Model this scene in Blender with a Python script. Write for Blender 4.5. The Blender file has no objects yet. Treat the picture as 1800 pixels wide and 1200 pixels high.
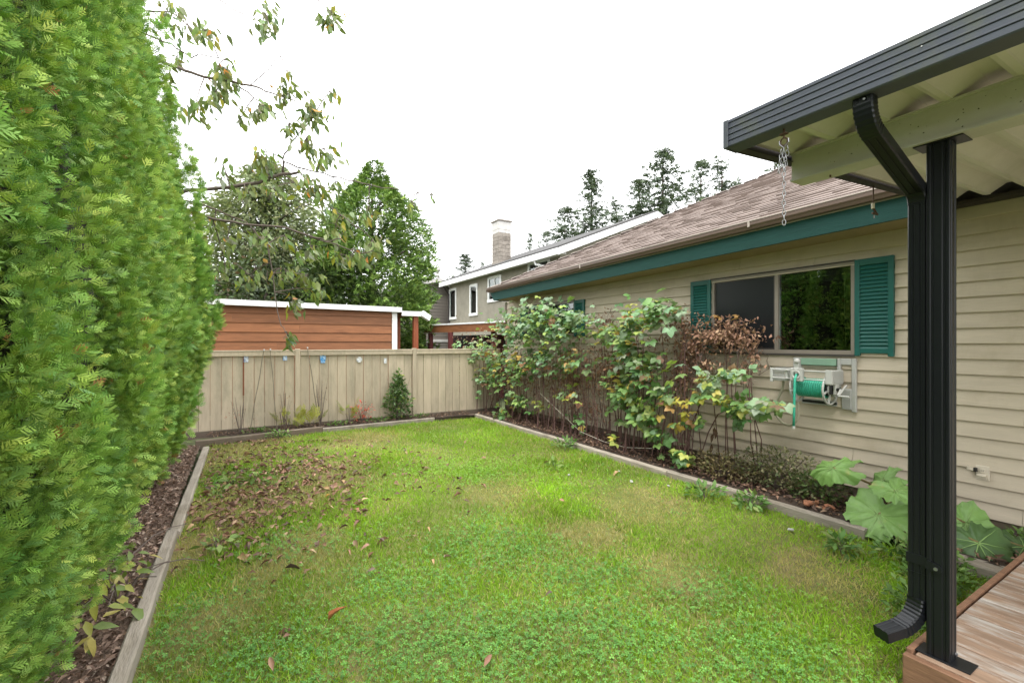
import bpy, math, random
import numpy as np
from mathutils import Vector, Matrix, noise

random.seed(7)
rng = np.random.default_rng(7)
SC = bpy.context.scene
COL = SC.collection
R = math.radians

# ------------------------------------------------------------------ camera, sky, sun, exposure
EYE = 1.75
YAW = math.atan(480 / 805)
SN, CS = math.sin(YAW), math.cos(YAW)
cam_data = bpy.data.cameras.new('camera')
cam_data.sensor_width = 36
cam_data.lens = 36 * 805 / 1800
cam_data.shift_y = 3 / 1800
cam_data.clip_start = 0.05
cam_data.clip_end = 2000
cam = bpy.data.objects.new('camera', cam_data)
cam.location = (0, 0, EYE)
cam.rotation_euler = (R(90), 0, -YAW)
COL.objects.link(cam)
SC.camera = cam

SUN_EL, SUN_AZ = R(66), R(222)          # azimuth clockwise from +Y
world = bpy.data.worlds.new('World')
SC.world = world
world.use_nodes = True
wn, wl = world.node_tree.nodes, world.node_tree.links
wn.clear()
sky = wn.new('ShaderNodeTexSky')
sky.sky_type = 'NISHITA'
sky.sun_disc = False
sky.sun_elevation = SUN_EL
sky.sun_rotation = SUN_AZ
sky.air_density = 1.0
sky.dust_density = 2.0
cloud_noise = wn.new('ShaderNodeTexNoise')
cloud_noise.inputs['Scale'].default_value = 1.6
cloud_noise.inputs['Detail'].default_value = 5
cloud_ramp = wn.new('ShaderNodeMapRange')
cloud_ramp.inputs['From Min'].default_value = 0.3
cloud_ramp.inputs['From Max'].default_value = 0.7
cloud_ramp.inputs['To Min'].default_value = 17.5
cloud_ramp.inputs['To Max'].default_value = 20.5
cloud_tint = wn.new('ShaderNodeMixRGB')
cloud_tint.blend_type = 'MULTIPLY'
cloud_tint.inputs['Fac'].default_value = 1
cloud_tint.inputs['Color2'].default_value = (0.985, 0.995, 1.0, 1)
overcast = wn.new('ShaderNodeMixRGB')
overcast.inputs['Fac'].default_value = 0.93
bg = wn.new('ShaderNodeBackground')
bg.inputs['Strength'].default_value = 0.095
wout = wn.new('ShaderNodeOutputWorld')
wcoord = wn.new('ShaderNodeTexCoord')
wl.new(wcoord.outputs['Generated'], cloud_noise.inputs['Vector'])
wl.new(cloud_noise.outputs['Fac'], cloud_ramp.inputs['Value'])
wl.new(cloud_ramp.outputs['Result'], cloud_tint.inputs['Color1'])
wl.new(sky.outputs['Color'], overcast.inputs['Color1'])
wl.new(cloud_tint.outputs['Color'], overcast.inputs['Color2'])
wl.new(overcast.outputs['Color'], bg.inputs['Color'])
wl.new(bg.outputs['Background'], wout.inputs['Surface'])

sun_data = bpy.data.lights.new('sun', 'SUN')
sun_data.energy = 1.5
sun_data.angle = R(14)
sun_data.color = (1.0, 0.97, 0.92)
sun = bpy.data.objects.new('sun', sun_data)
sun.rotation_euler = (R(90) - SUN_EL, 0, -SUN_AZ + math.pi)
COL.objects.link(sun)

vs = SC.view_settings
vs.view_transform = 'Standard'
vs.look = 'None'
vs.gamma = 1
vs.exposure = 1.05
vs.use_curve_mapping = False
SC.cycles.use_denoising = True
SC.cycles.denoiser = 'OPENIMAGEDENOISE'
SC.cycles.denoising_input_passes = 'RGB_ALBEDO_NORMAL'
SC.cycles.denoising_prefilter = 'ACCURATE'
SC.cycles.max_bounces = 8
SC.cycles.diffuse_bounces = 5
SC.cycles.transparent_max_bounces = 16

# ------------------------------------------------------------------ reading points of the place off the survey grid
def ray(px, py):
    r, u = (px - 900) / 805, (603 - py) / 805
    return (SN + r * CS, CS - r * SN, u)
def gnd(px, py, z=0.0):
    d = ray(px, py); t = (z - EYE) / d[2]; return Vector((t * d[0], t * d[1], z))
def onX(px, py, X):
    d = ray(px, py); t = X / d[0]; return Vector((X, t * d[1], EYE + t * d[2]))
def onY(px, py, Y):
    d = ray(px, py); t = Y / d[1]; return Vector((t * d[0], Y, EYE + t * d[2]))
def onD(px, py, D):
    d = ray(px, py); return Vector((D * d[0], D * d[1], EYE + D * d[2]))
def depth(v):
    return v[0] * SN + v[1] * CS

# ------------------------------------------------------------------ object helpers
WLOC = {}
def link(o, parent=None, loc=(0, 0, 0)):
    COL.objects.link(o)
    loc = Vector(loc)
    WLOC[o.name] = loc
    if parent is not None:
        o.parent = parent
        o.location = loc - WLOC[parent.name]
    else:
        o.location = loc
    return o
def tag(o, label=None, cat=None, group=None, kind=None):
    if label: o['label'] = label
    if cat: o['category'] = cat
    if group: o['group'] = group
    if kind: o['kind'] = kind
    return o
def thing(name, label, cat, loc=(0, 0, 0), group=None):
    o = bpy.data.objects.new(name, None)
    o.empty_display_size = 0.1
    link(o, None, loc)
    return tag(o, label, cat, group)
def put(name, mesh, parent=None, loc=(0, 0, 0), rot=None, scale=None, color=None):
    o = bpy.data.objects.new(name, mesh)
    link(o, parent, loc)
    if rot is not None: o.rotation_euler = rot
    if scale is not None: o.scale = scale if hasattr(scale, '__len__') else (scale,) * 3
    if color is not None: o.color = (*color, 1)
    return o
def copy_tree(o, loc=None, parent=None):
    c = o.copy()
    COL.objects.link(c)
    if parent is not None:
        c.parent = parent
    for ch in list(o.children):
        copy_tree(ch, None, c)
    if loc is not None:
        c.location = loc
    WLOC[c.name] = Vector(c.location)
    return c

def smooth(pts, k=5):
    """Catmull-Rom curve through points"""
    P = [Vector(p) for p in pts]; out = []
    for i in range(len(P)-1):
        a, b_, c, d = P[max(i-1, 0)], P[i], P[i+1], P[min(i+2, len(P)-1)]
        for j in range(k):
            t = j/k; out.append(.5*((2*b_)+(c-a)*t+(2*a-5*b_+4*c-d)*t*t+(3*b_-a-3*c+d)*t**3))
    return out+[P[-1]]

class MB:
    def __init__(s): s.v, s.f = [], []
    def add(s, vs_, fs_):
        n = len(s.v); s.v += [tuple(p) for p in vs_]; s.f += [tuple(i + n for i in f) for f in fs_]; return s
    def box(s, x0, x1, y0, y1, z0, z1):
        return s.add([(x0,y0,z0),(x1,y0,z0),(x1,y1,z0),(x0,y1,z0),(x0,y0,z1),(x1,y0,z1),(x1,y1,z1),(x0,y1,z1)],
                     [(0,3,2,1),(4,5,6,7),(0,1,5,4),(1,2,6,5),(2,3,7,6),(3,0,4,7)])
    def bbox(s, x0, x1, y0, y1, z0, z1, b=0.004):
        """box with its twelve edges chamfered"""
        X, Y, Z = (x0, x1), (y0, y1), (z0, z1); vs_, ix = [], {}
        for i in (0,1):
            for j in (0,1):
                for k in (0,1):
                    sx, sy, sz = 1-2*i, 1-2*j, 1-2*k
                    for a in range(3):
                        d = [b*sx, b*sy, b*sz]; d[a] = 0
                        ix[(i,j,k,a)] = len(vs_); vs_.append((X[i]+d[0], Y[j]+d[1], Z[k]+d[2]))
        q = []
        for i in (0,1):
            q.append([ix[(i,0,0,0)],ix[(i,1,0,0)],ix[(i,1,1,0)],ix[(i,0,1,0)]])
            q.append([ix[(0,i,0,1)],ix[(1,i,0,1)],ix[(1,i,1,1)],ix[(0,i,1,1)]])
            q.append([ix[(0,0,i,2)],ix[(1,0,i,2)],ix[(1,1,i,2)],ix[(0,1,i,2)]])
        for i in (0,1):
            for j in (0,1):
                q.append([ix[(i,j,0,0)],ix[(i,j,1,0)],ix[(i,j,1,1)],ix[(i,j,0,1)]])
                q.append([ix[(i,0,j,0)],ix[(i,1,j,0)],ix[(i,1,j,2)],ix[(i,0,j,2)]])
                q.append([ix[(0,i,j,1)],ix[(1,i,j,1)],ix[(1,i,j,2)],ix[(0,i,j,2)]])
                for k in (0,1):
                    q.append([ix[(i,j,k,0)],ix[(i,j,k,1)],ix[(i,j,k,2)]])
        c = Vector(((x0+x1)/2,(y0+y1)/2,(z0+z1)/2)); out = []
        for f in q:
            p = [Vector(vs_[t]) for t in f]
            nrm = (p[1]-p[0]).cross(p[2]-p[0]); m = sum(p, Vector())/len(p)
            out.append(tuple(f) if nrm.dot(m-c) > 0 else tuple(reversed(f)))
        return s.add(vs_, out)
    def bar(s, p, q, w, h, up=(0,0,1)):
        p, q = Vector(p), Vector(q); d = (q-p).normalized(); u = Vector(up)
        r = d.cross(u)
        if r.length < 1e-5: r = d.cross(Vector((1,0,0)))
        r.normalize(); u = r.cross(d).normalized(); a, b = r*(w/2), u*(h/2)
        return s.add([p-a-b,p+a-b,p+a+b,p-a+b,q-a-b,q+a-b,q+a+b,q-a+b],
                     [(0,1,2,3),(7,6,5,4),(0,4,5,1),(1,5,6,2),(2,6,7,3),(3,7,4,0)])
    def prism(s, prof, p0, p1, u, w):
        """profile [(a,b)] in the plane spanned by u,w, swept from p0 to p1"""
        p0, p1, u, w = map(Vector, (p0, p1, u, w)); n = len(prof)
        vs_ = [p0+u*a+w*b for a,b in prof] + [p1+u*a+w*b for a,b in prof]
        area = sum(prof[i][0]*prof[(i+1)%n][1]-prof[(i+1)%n][0]*prof[i][1] for i in range(n))
        flip = (u.cross(w).dot(p1-p0) > 0) != (area < 0)
        fs_ = [tuple(range(n)), tuple(range(2*n-1, n-1, -1))] + [(i,i+n,(i+1)%n+n,(i+1)%n) for i in range(n)]
        if flip: fs_ = [tuple(reversed(f)) for f in fs_]
        return s.add(vs_, fs_)
    def tube(s, pts, r, n=6, cap=True, flat=None):
        pts = [Vector(p) for p in pts]; m = len(pts); rs = r if hasattr(r, '__len__') else [r]*m
        base = len(s.v); prev = None
        for i, p in enumerate(pts):
            d = (pts[min(i+1,m-1)]-pts[max(i-1,0)]).normalized()
            if prev is None:
                a = d.cross(Vector((0,0,1)));
                if a.length < 0.05: a = d.cross(Vector((1,0,0)))
            else:
                a = prev - d*prev.dot(d)
            a.normalize(); prev = a; b = d.cross(a)
            for k in range(n):
                t = 2*math.pi*k/n
                s.v.append(tuple(p + a*(rs[i]*math.cos(t)) + b*(rs[i]*math.sin(t)*(flat or 1))))
        for i in range(m-1):
            for k in range(n):
                k2 = (k+1)%n
                s.f.append((base+i*n+k, base+i*n+k2, base+(i+1)*n+k2, base+(i+1)*n+k))
        if cap:
            s.f.append(tuple(base+k for k in reversed(range(n))))
            s.f.append(tuple(base+(m-1)*n+k for k in range(n)))
        return s
    def ring(s, c, ax, R1, r, n=20, k=6):
        c, ax = Vector(c), Vector(ax).normalized()
        u = ax.cross(Vector((0,0,1)));
        if u.length < 0.1: u = ax.cross(Vector((1,0,0)))
        u.normalize(); w = ax.cross(u); base = len(s.v)
        for i in range(n):
            t = 2*math.pi*i/n; d = u*math.cos(t)+w*math.sin(t)
            for j in range(k):
                q = 2*math.pi*j/k
                s.v.append(tuple(c + d*(R1+r*math.cos(q)) + ax*(r*math.sin(q))))
        for i in range(n):
            for j in range(k):
                i2, j2 = (i+1)%n, (j+1)%k
                s.f.append((base+i*k+j, base+i2*k+j, base+i2*k+j2, base+i*k+j2))
        return s
    def mesh(s, name, mat, smooth=False, origin=(0,0,0)):
        me = bpy.data.meshes.new(name); o = Vector(origin)
        me.from_pydata([(p[0]-o.x, p[1]-o.y, p[2]-o.z) for p in s.v], [], s.f)
        me.materials.append(mat)
        if smooth: me.polygons.foreach_set('use_smooth', [True]*len(me.polygons))
        me.update(); return me
    def build(s, name, mat, parent=None, smooth=False, label=None):
        loc = WLOC[parent.name] if parent is not None else Vector((0,0,0))
        o = put(name, s.mesh(name, mat, smooth, loc), parent, loc)
        if label: o['label'] = label
        return o

def scatter_mesh(name, tv, tf, mats, locs, cols, mat):
    """one mesh of many small pieces: tv (V,3), tf list of equal length faces, mats (N,3,3), locs (N,3), cols (N,3) or (N,V,3)"""
    tv = np.asarray(tv, np.float32); tf = np.asarray(tf, np.int32)
    N, V, F, K = len(locs), len(tv), len(tf), tf.shape[1]
    P = np.einsum('nij,vj->nvi', mats.astype(np.float32), tv) + locs[:, None, :].astype(np.float32)
    faces = (tf[None] + (np.arange(N, dtype=np.int32) * V)[:, None, None]).reshape(-1)
    me = bpy.data.meshes.new(name)
    me.vertices.add(N * V); me.vertices.foreach_set('co', P.reshape(-1))
    me.loops.add(N * F * K); me.loops.foreach_set('vertex_index', faces)
    me.polygons.add(N * F)
    me.polygons.foreach_set('loop_start', np.arange(N * F, dtype=np.int32) * K)
    me.polygons.foreach_set('loop_total', np.full(N * F, K, np.int32))
    at = me.attributes.new('col', 'FLOAT_COLOR', 'POINT')
    c = np.ones((N, V, 4), np.float32)
    c[..., :3] = cols[:, None, :] if cols.ndim == 2 else cols
    at.data.foreach_set('color', c.reshape(-1))
    me.materials.append(mat)
    me.update(calc_edges=True)
    return me
def frames(ax, up_hint, roll, size):
    """matrices (N,3,3): column 0 along ax, column 2 the blade normal, rolled about ax; size (N,) or (N,3)"""
    ax = ax / (np.linalg.norm(ax, axis=1, keepdims=True) + 1e-9)
    b = np.cross(up_hint, ax); ln = np.linalg.norm(b, axis=1, keepdims=True)
    b = np.where(ln < 1e-3, np.array([[0, 1., 0]]), b / (ln + 1e-9))
    c = np.cross(ax, b)
    cr, sr = np.cos(roll)[:, None], np.sin(roll)[:, None]
    b2, c2 = b * cr + c * sr, c * cr - b * sr
    M = np.stack([ax, b2, c2], axis=2)
    size = np.asarray(size)
    return M * (size[:, None, None] if size.ndim == 1 else size[:, None, :])
def vary(base, n, amt=0.15, r=None):
    r = r or rng
    base = np.asarray(base, float)
    k = 1 + r.normal(0, amt, (n, 1))
    h = 1 + r.normal(0, amt * 0.35, (n, 3))
    return np.clip(base[None] * k * h, 0.004, 0.9)
def mixcols(palette, weights, n, amt=0.12, r=None):
    r = r or rng
    idx = r.choice(len(palette), n, p=np.array(weights) / sum(weights))
    return np.clip(np.asarray(palette)[idx] * (1 + r.normal(0, amt, (n, 1))), 0.004, 0.9)

# ------------------------------------------------------------------ materials
def mat(name, c, rough=0.6, var=0.12, scale=6, stretch=(1, 1, 1), bump=0.15, bscale=60, rnd=0.06, spec=0.4,
        metallic=0.0, c2=None, c2scale=2.0, c2lo=0.5, c2hi=0.65, bdist=0.004, c2stretch=None, coat=0):
    m = bpy.data.materials.new(name); m.use_nodes = True
    n, l = m.node_tree.nodes, m.node_tree.links
    b = n['Principled BSDF']
    tc = n.new('ShaderNodeTexCoord'); oi = n.new('ShaderNodeObjectInfo')
    off = n.new('ShaderNodeVectorMath'); off.operation = 'SCALE'
    cmb = n.new('ShaderNodeCombineXYZ')
    for i in range(3): l.new(oi.outputs['Random'], cmb.inputs[i])
    l.new(cmb.outputs[0], off.inputs[0]); off.inputs['Scale'].default_value = 31.7
    ad = n.new('ShaderNodeVectorMath'); ad.operation = 'ADD'
    l.new(tc.outputs['Object'], ad.inputs[0]); l.new(off.outputs[0], ad.inputs[1])
    mp = n.new('ShaderNodeMapping'); mp.inputs['Scale'].default_value = stretch
    l.new(ad.outputs[0], mp.inputs['Vector'])
    nz = n.new('ShaderNodeTexNoise'); nz.inputs['Scale'].default_value = scale; nz.inputs['Detail'].default_value = 7
    nz.inputs['Roughness'].default_value = 0.65
    l.new(mp.outputs[0], nz.inputs['Vector'])
    mr = n.new('ShaderNodeMapRange'); mr.inputs['From Min'].default_value = 0.28; mr.inputs['From Max'].default_value = 0.72
    mr.inputs['To Min'].default_value = 1 - var; mr.inputs['To Max'].default_value = 1 + var
    l.new(nz.outputs['Fac'], mr.inputs['Value'])
    mo = n.new('ShaderNodeMapRange'); mo.inputs['To Min'].default_value = 1 - rnd; mo.inputs['To Max'].default_value = 1 + rnd
    l.new(oi.outputs['Random'], mo.inputs['Value'])
    mm = n.new('ShaderNodeMath'); mm.operation = 'MULTIPLY'
    l.new(mr.outputs[0], mm.inputs[0]); l.new(mo.outputs[0], mm.inputs[1])
    col = n.new('ShaderNodeMixRGB'); col.blend_type = 'MULTIPLY'; col.inputs['Fac'].default_value = 1
    if c2 is None:
        col.inputs['Color1'].default_value = (*c, 1)
    else:
        mp2 = n.new('ShaderNodeMapping'); mp2.inputs['Scale'].default_value = c2stretch or (1, 1, 1)
        l.new(ad.outputs[0], mp2.inputs['Vector'])
        n2 = n.new('ShaderNodeTexNoise'); n2.inputs['Scale'].default_value = c2scale; n2.inputs['Detail'].default_value = 8
        n2.inputs['Roughness'].default_value = 0.7
        l.new(mp2.outputs[0], n2.inputs['Vector'])
        m2 = n.new('ShaderNodeMapRange'); m2.inputs['From Min'].default_value = c2lo; m2.inputs['From Max'].default_value = c2hi
        l.new(n2.outputs['Fac'], m2.inputs['Value'])
        mx = n.new('ShaderNodeMixRGB'); mx.inputs['Color1'].default_value = (*c, 1); mx.inputs['Color2'].default_value = (*c2, 1)
        l.new(m2.outputs[0], mx.inputs['Fac']); l.new(mx.outputs[0], col.inputs['Color1'])
    l.new(mm.outputs[0], col.inputs['Color2'])
    l.new(col.outputs[0], b.inputs['Base Color'])
    b.inputs['Roughness'].default_value = rough
    b.inputs['Specular IOR Level'].default_value = spec
    b.inputs['Metallic'].default_value = metallic
    if coat: b.inputs['Coat Weight'].default_value = coat
    if bump:
        n3 = n.new('ShaderNodeTexNoise'); n3.inputs['Scale'].default_value = bscale; n3.inputs['Detail'].default_value = 5
        l.new(mp.outputs[0], n3.inputs['Vector'])
        bp = n.new('ShaderNodeBump'); bp.inputs['Strength'].default_value = bump; bp.inputs['Distance'].default_value = bdist
        l.new(n3.outputs['Fac'], bp.inputs['Height']); l.new(bp.outputs[0], b.inputs['Normal'])
    return m
def leaf_mat(name, source='attr', trans=0.3, rough=0.55, spec=0.3, grain=0.0, tint=(1.05, 1.1, 0.6)):
    """leaf colour from the 'col' attribute of a mesh or from the object's own colour"""
    m = bpy.data.materials.new(name); m.use_nodes = True
    n, l = m.node_tree.nodes, m.node_tree.links
    b = n['Principled BSDF']; out = n['Material Output']
    if source == 'attr':
        a = n.new('ShaderNodeAttribute'); a.attribute_name = 'col'; src = a.outputs['Color']
    else:
        a = n.new('ShaderNodeObjectInfo'); src = a.outputs['Color']
    if grain:
        tc = n.new('ShaderNodeTexCoord'); nz = n.new('ShaderNodeTexNoise'); nz.inputs['Scale'].default_value = 30
        l.new(tc.outputs['Object'], nz.inputs['Vector'])
        mr = n.new('ShaderNodeMapRange'); mr.inputs['From Min'].default_value = .3; mr.inputs['From Max'].default_value = .7
        mr.inputs['To Min'].default_value = 1 - grain; mr.inputs['To Max'].default_value = 1 + grain
        l.new(nz.outputs['Fac'], mr.inputs['Value'])
        g = n.new('ShaderNodeMixRGB'); g.blend_type = 'MULTIPLY'; g.inputs['Fac'].default_value = 1
        l.new(src, g.inputs['Color1']); l.new(mr.outputs[0], g.inputs['Color2']); src = g.outputs[0]
    l.new(src, b.inputs['Base Color'])
    b.inputs['Roughness'].default_value = rough; b.inputs['Specular IOR Level'].default_value = spec
    if trans:
        t = n.new('ShaderNodeBsdfTranslucent'); tm = n.new('ShaderNodeMixRGB'); tm.blend_type = 'MULTIPLY'
        tm.inputs['Fac'].default_value = 1; tm.inputs['Color2'].default_value = (*tint, 1)
        l.new(src, tm.inputs['Color1']); l.new(tm.outputs[0], t.inputs['Color'])
        mx = n.new('ShaderNodeMixShader'); mx.inputs['Fac'].default_value = trans
        l.new(b.outputs[0], mx.inputs[1]); l.new(t.outputs[0], mx.inputs[2]); l.new(mx.outputs[0], out.inputs['Surface'])
    return m
def glass_mat(name, tint=(0.55, 0.6, 0.58), base=0.06):
    m = bpy.data.materials.new(name); m.use_nodes = True
    n, l = m.node_tree.nodes, m.node_tree.links
    n.remove(n['Principled BSDF']); out = n['Material Output']
    t = n.new('ShaderNodeBsdfTransparent'); t.inputs['Color'].default_value = (*tint, 1)
    g = n.new('ShaderNodeBsdfGlossy'); g.inputs['Roughness'].default_value = 0.015; g.inputs['Color'].default_value = (0.9, 0.95, 0.92, 1)
    fr = n.new('ShaderNodeFresnel'); fr.inputs['IOR'].default_value = 2.0
    mx = n.new('ShaderNodeMixShader')
    l.new(fr.outputs[0], mx.inputs['Fac']); l.new(t.outputs[0], mx.inputs[1]); l.new(g.outputs[0], mx.inputs[2])
    l.new(mx.outputs[0], out.inputs['Surface'])
    return m

LEAF = leaf_mat('leaf_by_attribute', 'attr', 0.3)
LEAFO = leaf_mat('leaf_by_object', 'obj', 0.3, rough=0.45, spec=0.4, grain=0.12)
NEEDLE = leaf_mat('conifer_needles', 'attr', 0.09, rough=0.6)
DRYLEAF = leaf_mat('dry_leaf', 'attr', 0.1, rough=0.7, tint=(1, .9, .7))
DRYLEAFO = leaf_mat('dry_leaf_by_object', 'obj', 0.08, rough=0.6, grain=0.25, tint=(1, .9, .7))
SIDING = mat('tan_painted_siding', (0.5, 0.43, 0.33), 0.6, 0.09, 5, (1, .35, 3), 0.35, 45, 0.045, c2=(0.38, 0.315, 0.22), c2scale=2.2, c2lo=.5, c2hi=.82, c2stretch=(1, 1, .4))
SHEATH = mat('dark_sheathing', (0.2, 0.16, 0.11), 0.8)
TEAL = mat('teal_painted_wood', (0.005, 0.052, 0.043), 0.7, 0.16, 5, (1, .3, 4), 0.5, 40, 0.04, bdist=.006)
TEALP = mat('teal_shutter_plastic', (0.012, 0.1, 0.084), 0.45, 0.06, 4, bump=0.05, rnd=0.05)
SHINGLE = None
BROWN = mat('brown_gutter_metal', (0.115, 0.078, 0.06), 0.42, 0.1, 4, (1, .4, 1), 0.02)
GUTTRIM = mat('pale_gutter_edge', (0.42, 0.36, 0.31), 0.4, 0.06)
SOFFIT = mat('tan_soffit', (0.3, 0.23, 0.13), 0.7, 0.1)
CONC = mat('foundation_concrete', (0.2, 0.165, 0.135), 0.9, 0.25, 7, bump=0.5, bscale=50)
BLACKM = mat('black_painted_metal', (0.0075, 0.0085, 0.0105), 0.36, 0.12, 3, (1, 1, .2), 0.06, 90, 0.02, spec=0.35, c2=(0.028, 0.03, 0.033), c2scale=60, c2lo=.68, c2hi=.72)
DARKGUT = mat('slate_gutter_metal', (0.06, 0.068, 0.087), 0.5, 0.12, 4, (1, .3, 1), 0.04, 80, 0.02, spec=0.5, c2=(0.09, 0.1, 0.065), c2scale=3, c2lo=.5, c2hi=.75)
DARKTRIM = mat('dark_brown_trim', (0.03, 0.023, 0.022), 0.6, 0.15)
BEAM = mat('pale_green_beam_paint', (0.5, 0.49, 0.41), 0.5, 0.1, 6, (1, .3, 1), 0.08, 50, c2=(0.56, 0.55, 0.48), c2scale=2.5, c2lo=.45, c2hi=.65)
SPECK = mat('dark_dirt_speck', (0.05, 0.05, 0.03), 0.9)
PAN = mat('cream_roof_pan', (0.68, 0.645, 0.59), 0.5, 0.06, 4, (.3, 1, 1), 0.05, 40, 0.03, c2=(0.58, 0.56, 0.48), c2scale=2.2, c2lo=.5, c2hi=.75)
FENCE = mat('weathered_beige_fence', (0.46, 0.385, 0.28), 0.75, 0.12, 7, (2.5, 2.5, .35), 0.45, 35, 0.1, c2=(0.3, 0.27, 0.19), c2scale=1.8, c2lo=.5, c2hi=.72, c2stretch=(1.5, 1.5, .5))
FENCEDARK = mat('damp_fence_kickboard', (0.12, 0.095, 0.07), 0.85, 0.25, 8, (.3, 1, 2), 0.4)
RUST = mat('bare_red_cedar_strip', (0.22, 0.075, 0.035), 0.8, 0.2, 12)
CEDAR = mat('stained_cedar_plank', (0.235, 0.094, 0.038), 0.6, 0.25, 5, (.5, 1, 5), 0.2, 30, 0.16, c2=(0.14, 0.05, 0.02), c2scale=2.5, c2lo=.55, c2hi=.75, c2stretch=(.4, 1, 4))
CEDARPOST = mat('stained_cedar_post', (0.26, 0.07, 0.028), 0.55, 0.2, 6, (4, 4, .4), 0.2, 30, 0.12)
MAROON = mat('maroon_stained_post', (0.12, 0.03, 0.028), 0.6, 0.15, 6, (4, 4, .4), 0.15)
WHITE = mat('white_painted_trim', (0.78, 0.78, 0.77), 0.5, 0.05, 5, bump=0.05)
WHITEP = mat('white_window_vinyl', (0.78, 0.78, 0.76), 0.4, 0.03, bump=0)
STUCCO = mat('grey_green_stucco', (0.3, 0.275, 0.22), 0.9, 0.12, 3, bump=0.6, bscale=60, bdist=0.01, c2=(0.25, 0.23, 0.18), c2scale=.8, c2lo=.45, c2hi=.7)
GREYSID = mat('taupe_lap_siding', (0.16, 0.14, 0.12), 0.7, 0.08, 4, (.4, 1, 3), 0.15)
DARKROOF = mat('dark_roof_shingle', (0.06, 0.058, 0.057), 0.9, 0.25, 10, bump=0.5)
TIMBER = mat('grey_weathered_timber', (0.31, 0.27, 0.22), 0.85, 0.22, 6, (3, .5, 3), 0.6, 40, 0.12, c2=(0.2, 0.165, 0.12), c2scale=3, c2lo=.5, c2hi=.7, c2stretch=(2, .5, 2), bdist=.008)
TIMBERX = mat('dark_weathered_timber', (0.15, 0.115, 0.085), 0.85, 0.25, 6, (.5, 3, 3), 0.6, 40, 0.1, c2=(0.25, 0.21, 0.16), c2scale=3, c2lo=.5, c2hi=.7, c2stretch=(.5, 2, 2), bdist=.008)
DECK = mat('worn_cedar_decking', (0.28, 0.185, 0.125), 0.7, 0.25, 7, (4, .6, 4), 0.4, 40, 0.14, c2=(0.43, 0.385, 0.34), c2scale=2.6, c2lo=.45, c2hi=.58, c2stretch=(4, .8, 4))
DECKEDGE = mat('brown_deck_fascia', (0.2, 0.105, 0.06), 0.75, 0.3, 7, (4, .5, 5), 0.5, 40, 0.08)
SOIL = mat('dark_garden_soil', (0.055, 0.037, 0.026), 0.95, 0.4, 14, bump=0.9, bscale=40, bdist=0.02)
MULCH = mat('bark_mulch_soil', (0.17, 0.115, 0.085), 0.95, 0.45, 22, bump=1.0, bscale=60, bdist=0.02)
TURF = mat('lawn_soil_thatch', (0.12, 0.14, 0.03), 0.95, 0.3, 9, bump=0.8, bscale=60, bdist=0.01, c2=(0.2, 0.16, 0.07), c2scale=1.3, c2lo=.48, c2hi=.7)
EARTH = mat('far_ground', (0.07, 0.085, 0.035), 0.95, 0.3, 0.6, bump=0.3, bscale=4)
BARK = mat('tree_bark', (0.11, 0.085, 0.07), 0.9, 0.3, 9, (1, 1, .4), 0.6, 30)
TWIG = mat('grey_brown_twig', (0.13, 0.1, 0.085), 0.85, 0.25, 12)
CANE = mat('purple_brown_cane', (0.13, 0.07, 0.06), 0.75, 0.3, 12)
INNER = mat('dark_hedge_hull', (0.022, 0.022, 0.011), 0.95, 0.4, 9, bump=1, bscale=20, bdist=.05)  # dark colour for the light-blocking hull inside the hedge
BAMBOO = mat('grey_bamboo', (0.2, 0.17, 0.12), 0.7, 0.2, 20)
STEEL = mat('galvanised_chain', (0.35, 0.35, 0.36), 0.4, 0.15, 30, metallic=0.9, bump=0)
RUSTY = mat('rusty_hook_metal', (0.09, 0.05, 0.035), 0.8, 0.3, 30)
ALU = mat('bronze_aluminium_frame', (0.25, 0.215, 0.18), 0.45, 0.06, 6, bump=0.03)
ALUD = mat('dark_bronze_frame', (0.06, 0.052, 0.047), 0.5, 0.06, bump=0)
SCREEN = mat('insect_screen', (0.012, 0.013, 0.016), 0.3, 0.1, 300, bump=0.2, bscale=700, bdist=.001)
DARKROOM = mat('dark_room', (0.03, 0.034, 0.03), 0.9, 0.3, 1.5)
BLIND = mat('green_cream_blind', (0.3, 0.34, 0.22), 0.6, 0.05)
GLASS = glass_mat('window_glass')
PALEGLASS = glass_mat('far_window_glass', (0.75, 0.85, 0.85))
REELGREY = mat('grey_reel_plastic', (0.42, 0.42, 0.39), 0.5, 0.07, 8, bump=0.06)
REELGREEN = mat('sage_reel_plastic', (0.2, 0.32, 0.23), 0.5, 0.07, 8, bump=0.06)
REELDARK = mat('black_reel_plastic', (0.02, 0.02, 0.02), 0.5, 0.05)
HOSE = mat('green_rubber_hose', (0.04, 0.36, 0.24), 0.4, 0.08, 20, bump=0.1, bscale=200)
HOSEGREY = mat('grey_rubber_hose', (0.36, 0.34, 0.25), 0.5, 0.1, 20)
PLATE = mat('beige_outlet_plastic', (0.58, 0.52, 0.42), 0.45, 0.04, bump=0)
DARKHOLE = mat('outlet_slot', (0.02, 0.018, 0.015), 0.6, bump=0)
BLOCK = mat('chimney_block', (0.25, 0.22, 0.19), 0.9, 0.2, 4, bump=0.4, bscale=30, bdist=.01, c2=(0.14, 0.12, 0.1), c2scale=1.3, c2lo=.5, c2hi=.65)
PARGE = mat('pale_chimney_parging', (0.48, 0.46, 0.44), 0.85, 0.15, 4)
STONE = mat('reddish_brick_rubble', (0.3, 0.13, 0.07), 0.85, 0.3, 14, bump=0.5)
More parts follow.
